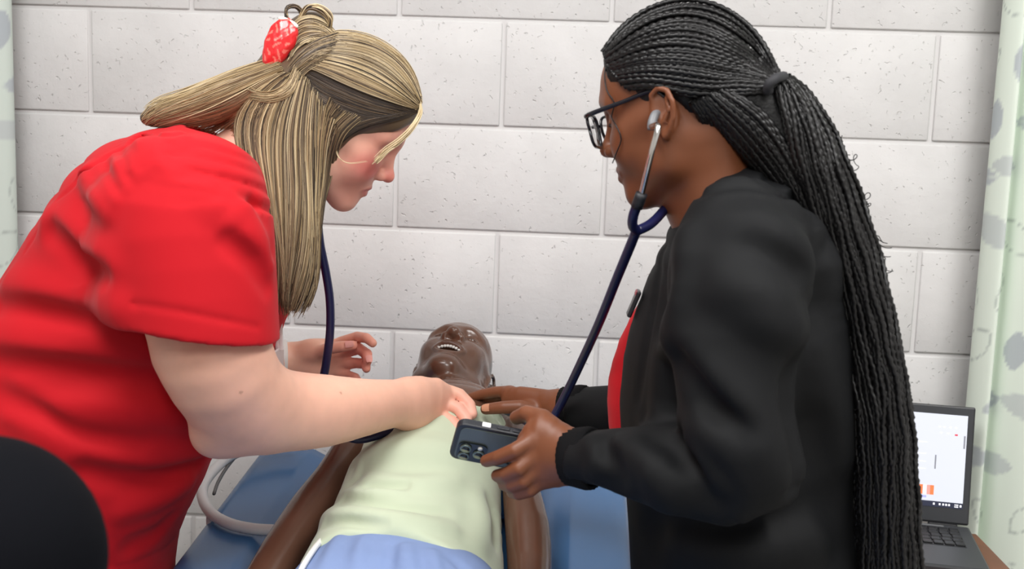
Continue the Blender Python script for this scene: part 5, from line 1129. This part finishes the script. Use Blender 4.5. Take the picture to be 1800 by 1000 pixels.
# ---------------------------------------------------------------- phone
ph = empty('smartphone', tuple(P(870, 775, -0.81))); tag(ph, 'black smartphone in a case with camera lenses held in the braided person\'s hand', 'phone')
rx = nrm(P(938, 757, -0.80)-P(826, 735, -0.81)); c_ = -CF; upi = nrm(CU-rx*(CU@rx)); c_ = nrm(c_-rx*(c_@rx)-upi*(c_@upi)*0)
ee = nrm(0.70*c_+0.71*upi); nn_ = nrm(np.cross(rx, ee)); nn_ = nn_ if nn_@c_ > 0 else -nn_
PL, PW, PT = 0.150, 0.074, 0.0115
porg = P(805, 744, -0.835)                                   # corner: edge side, camera end, on the back face
def ph_box(name, u, w, t, du, dw, dt, bev, m, seg=3):      # u along, w across from the upper edge, t out of the back
    bm = box_bm(du, dw, dt, 0, c=(0, 0, 0)); es = [e for e in bm.edges if abs(e.verts[0].co.z-e.verts[1].co.z) > 1e-6]
    bmesh.ops.bevel(bm, geom=es, offset=bev, segments=6, profile=0.5, affect='EDGES')
    if dt > 0.004:
        es = [e for e in bm.edges if abs(e.verts[0].co.z-e.verts[1].co.z) < 1e-6 and len(e.link_faces) == 2 and abs(abs(e.link_faces[0].normal.z)-abs(e.link_faces[1].normal.z)) > 0.5]
        bmesh.ops.bevel(bm, geom=es, offset=min(dt*0.3, 0.0025), segments=2, profile=0.5, affect='EDGES')
    bmesh.ops.transform(bm, matrix=frame_m(porg+rx*u-ee*w+nn_*t, rx, -ee, nn_), verts=bm.verts); bmesh.ops.recalc_face_normals(bm, faces=bm.faces)
    return bm_obj(name, bm, m, ph)
CASE = mat('phone_case_black', srgb(34, 36, 42), 0.4, coat=0.2)
ph_box('case', PL/2, PW/2, -PT/2, PL, PW, PT, 0.012, CASE)
ph_box('back_panel', PL/2, PW/2, 0.0003, PL-0.012, PW-0.010, 0.0008, 0.009, mat('phone_glass_back', srgb(98, 106, 100), 0.18, coat=0.4))
ph_box('camera_plate', 0.027, 0.050, 0.0014, 0.038, 0.036, 0.003, 0.009, mat('camera_plate_black', srgb(24, 30, 30), 0.2, coat=0.5))
for u, w in ((0.018, 0.042), (0.018, 0.058), (0.036, 0.050)):
    q = porg+rx*u-ee*w+nn_*0.004; z = Matrix(((rx[0], -ee[0], nn_[0], q[0]), (rx[1], -ee[1], nn_[1], q[1]), (rx[2], -ee[2], nn_[2], q[2]), (0, 0, 0, 1)))
    bm_obj('lens_ring', cyl_bm(0.0075, 0.003, 24, 0.0006, z), mat('lens_ring_grey', srgb(120, 132, 124), 0.25, 0.6), ph, True)
    bm_obj('lens_glass', cyl_bm(0.0052, 0.0036, 24, 0, z), mat('lens_dark', srgb(14, 20, 20), 0.05, coat=0.6), ph, True)
q = porg+rx*0.036-ee*0.038+nn_*0.0035; bm_obj('flash', cyl_bm(0.003, 0.002, 16, 0, frame_m(q, rx, -ee, nn_)), mat('flash_white', (0.8, 0.8, 0.75), 0.3), ph, True)
v, f = tube_arrays([porg+rx*(0.088+0.024*math.cos(a))-ee*(0.040+0.024*math.sin(a))+nn_*0.0008 for a in np.linspace(0, 2*math.pi, 40)], 0.0018, 6, False); link('magnet_ring', mesh_np('magnet_ring', v, f), CASE, ph)
def ph_side(name, u, du, m, h_=0.005):
    bm = box_bm(du, 0.0022, h_, 0.0008); bmesh.ops.transform(bm, matrix=frame_m(porg+rx*u+ee*0.0006-nn_*PT*0.5, rx, ee, nn_), verts=bm.verts); bmesh.ops.recalc_face_normals(bm, faces=bm.faces); bm_obj(name, bm, m, ph)
ph_side('action_button', 0.036, 0.011, mat('button_white', (0.85, 0.85, 0.85), 0.3), 0.007); ph_side('volume_button', 0.058, 0.016, CASE); ph_side('volume_button', 0.078, 0.016, CASE)

# ---------------------------------------------------------------- third person, only a shoulder in view
Fp = empty('person', (P(-300, 1000, -1.45)[0], -1.45, 0)); tag(Fp, 'person in a dark navy top with only a shoulder in view beside the red top', 'person')
E3 = Field(); sh = P(-46, 992, -1.45); nx = sh+np.array([-0.34, 0.03, 0.03])
E3.add(Ell(sh, (0.084, 0.085, 0.084))); E3.add(Chain([sh, sh+np.array([-0.02, -0.03, -0.25])], [0.072, 0.05]), 0.04); E3.add(Chain([sh, nx+np.array([0.12, 0, -0.02])], [0.075, 0.085]), 0.04)
E3.add(Sweep([nx+np.array([0, 0, 0.04]), nx+np.array([0, 0, -0.15]), nx+np.array([0, 0, -0.5]), nx+np.array([0, 0, -0.66])], np.tile([[1.0, 0, 0]], (4, 1)), [0.08, 0.17, 0.16, 0.17], [0.06, 0.12, 0.12, 0.13]), 0.06)
s2_ = nx+np.array([-0.21, 0.02, -0.06]); E3.add(Ell(s2_, (0.08, 0.08, 0.08)), 0.05); E3.add(Chain([s2_, s2_+np.array([-0.012, -0.02, -0.28])], [0.07, 0.05]), 0.04)
E3.displace(lambda p, d: 0.0015*noise3(p, 35, 53))
v, f = mesh_field(E3, 0.007); link('top', mesh_np('top', v, f), mat('navy_top_cloth', srgb(8, 9, 14), 0.9, spec=0.1, noise=(8, 0.1)), Fp)
hr = Xf(head_field(), nx+np.array([0, 0.05, 0.23]), rot_frame((0.5, 0.85, -0.15), (0, 0, 1)), 0.95); E4 = Field(); E4.add(hr); E4.add(Cap(nx+np.array([0, 0.0, -0.05]), nx+np.array([0, 0.03, 0.18]), 0.055, 0.05), 0.03)
E4.add(Chain([sh+np.array([-0.02, -0.03, -0.22]), sh, nx+np.array([0, 0, -0.05]), s2_, s2_+np.array([-0.012, -0.02, -0.24])], [0.038, 0.04, 0.05, 0.04, 0.038]), 0.02)
E4.add(Chain([sh+np.array([-0.02, -0.03, -0.22]), sh+np.array([0.0, 0.19, -0.24])], [0.042, 0.028]), 0.01); hand_at(E4, sh+np.array([0.0, 0.19, -0.24]), np.array([0.1, 1.0, 0.0]), 1, np.array([0, 0, 1.0]), 1.0)
E4.add(Chain([s2_+np.array([-0.012, -0.02, -0.24]), s2_+np.array([0.0, 0.06, -0.46])], [0.042, 0.028]), 0.01); hand_at(E4, s2_+np.array([0.0, 0.06, -0.46]), np.array([0, 0.2, -1.0]), -1, nrm(np.array([0, -1.0, -0.2])), 1.0)
v, f = mesh_field(E4, 0.005); link('body', mesh_np('body', v, f, True, np.tile(np.array(srgb(190, 140, 112)), (len(v), 1))), SKM, Fp)
E5 = Field(); E5.add(Xf(Ell((-0.02, 0, 0.05), (0.105, 0.088, 0.098)), hr.o, hr.R, 0.95)); E5.sub(Xf(Ell((0.09, 0, -0.03), (0.07, 0.14, 0.1)), hr.o, hr.R, 0.95), 0.01); v, f = mesh_field(E5, 0.006); link('hair', mesh_np('hair', v, f), blackh, Fp)
E6 = Field(); 
for sg in (-1, 1): E6.add(Chain([nx+np.array([sg*0.09, 0, -0.62]), (nx[0]+sg*0.1, nx[1], 0.42), (nx[0]+sg*0.1, nx[1]-0.02, 0.09)], [0.11, 0.08, 0.06]), 0.04)
v, f = mesh_field(E6, 0.012); link('trousers', mesh_np('trousers', v, f), BLACKP, Fp)
for sg in (-1, 1):
    F = Field(); F.add(Ell((nx[0]+sg*0.1, nx[1]+0.03, 0.035), (0.045, 0.13, 0.045))); F.inter(Box((nx[0]+sg*0.1, nx[1], 0.1), (0.3, 0.3, 0.1)), 0.003); v, f = mesh_field(F, 0.008); link('shoe', mesh_np('shoe', v, f), mat('shoe_black'), Fp)
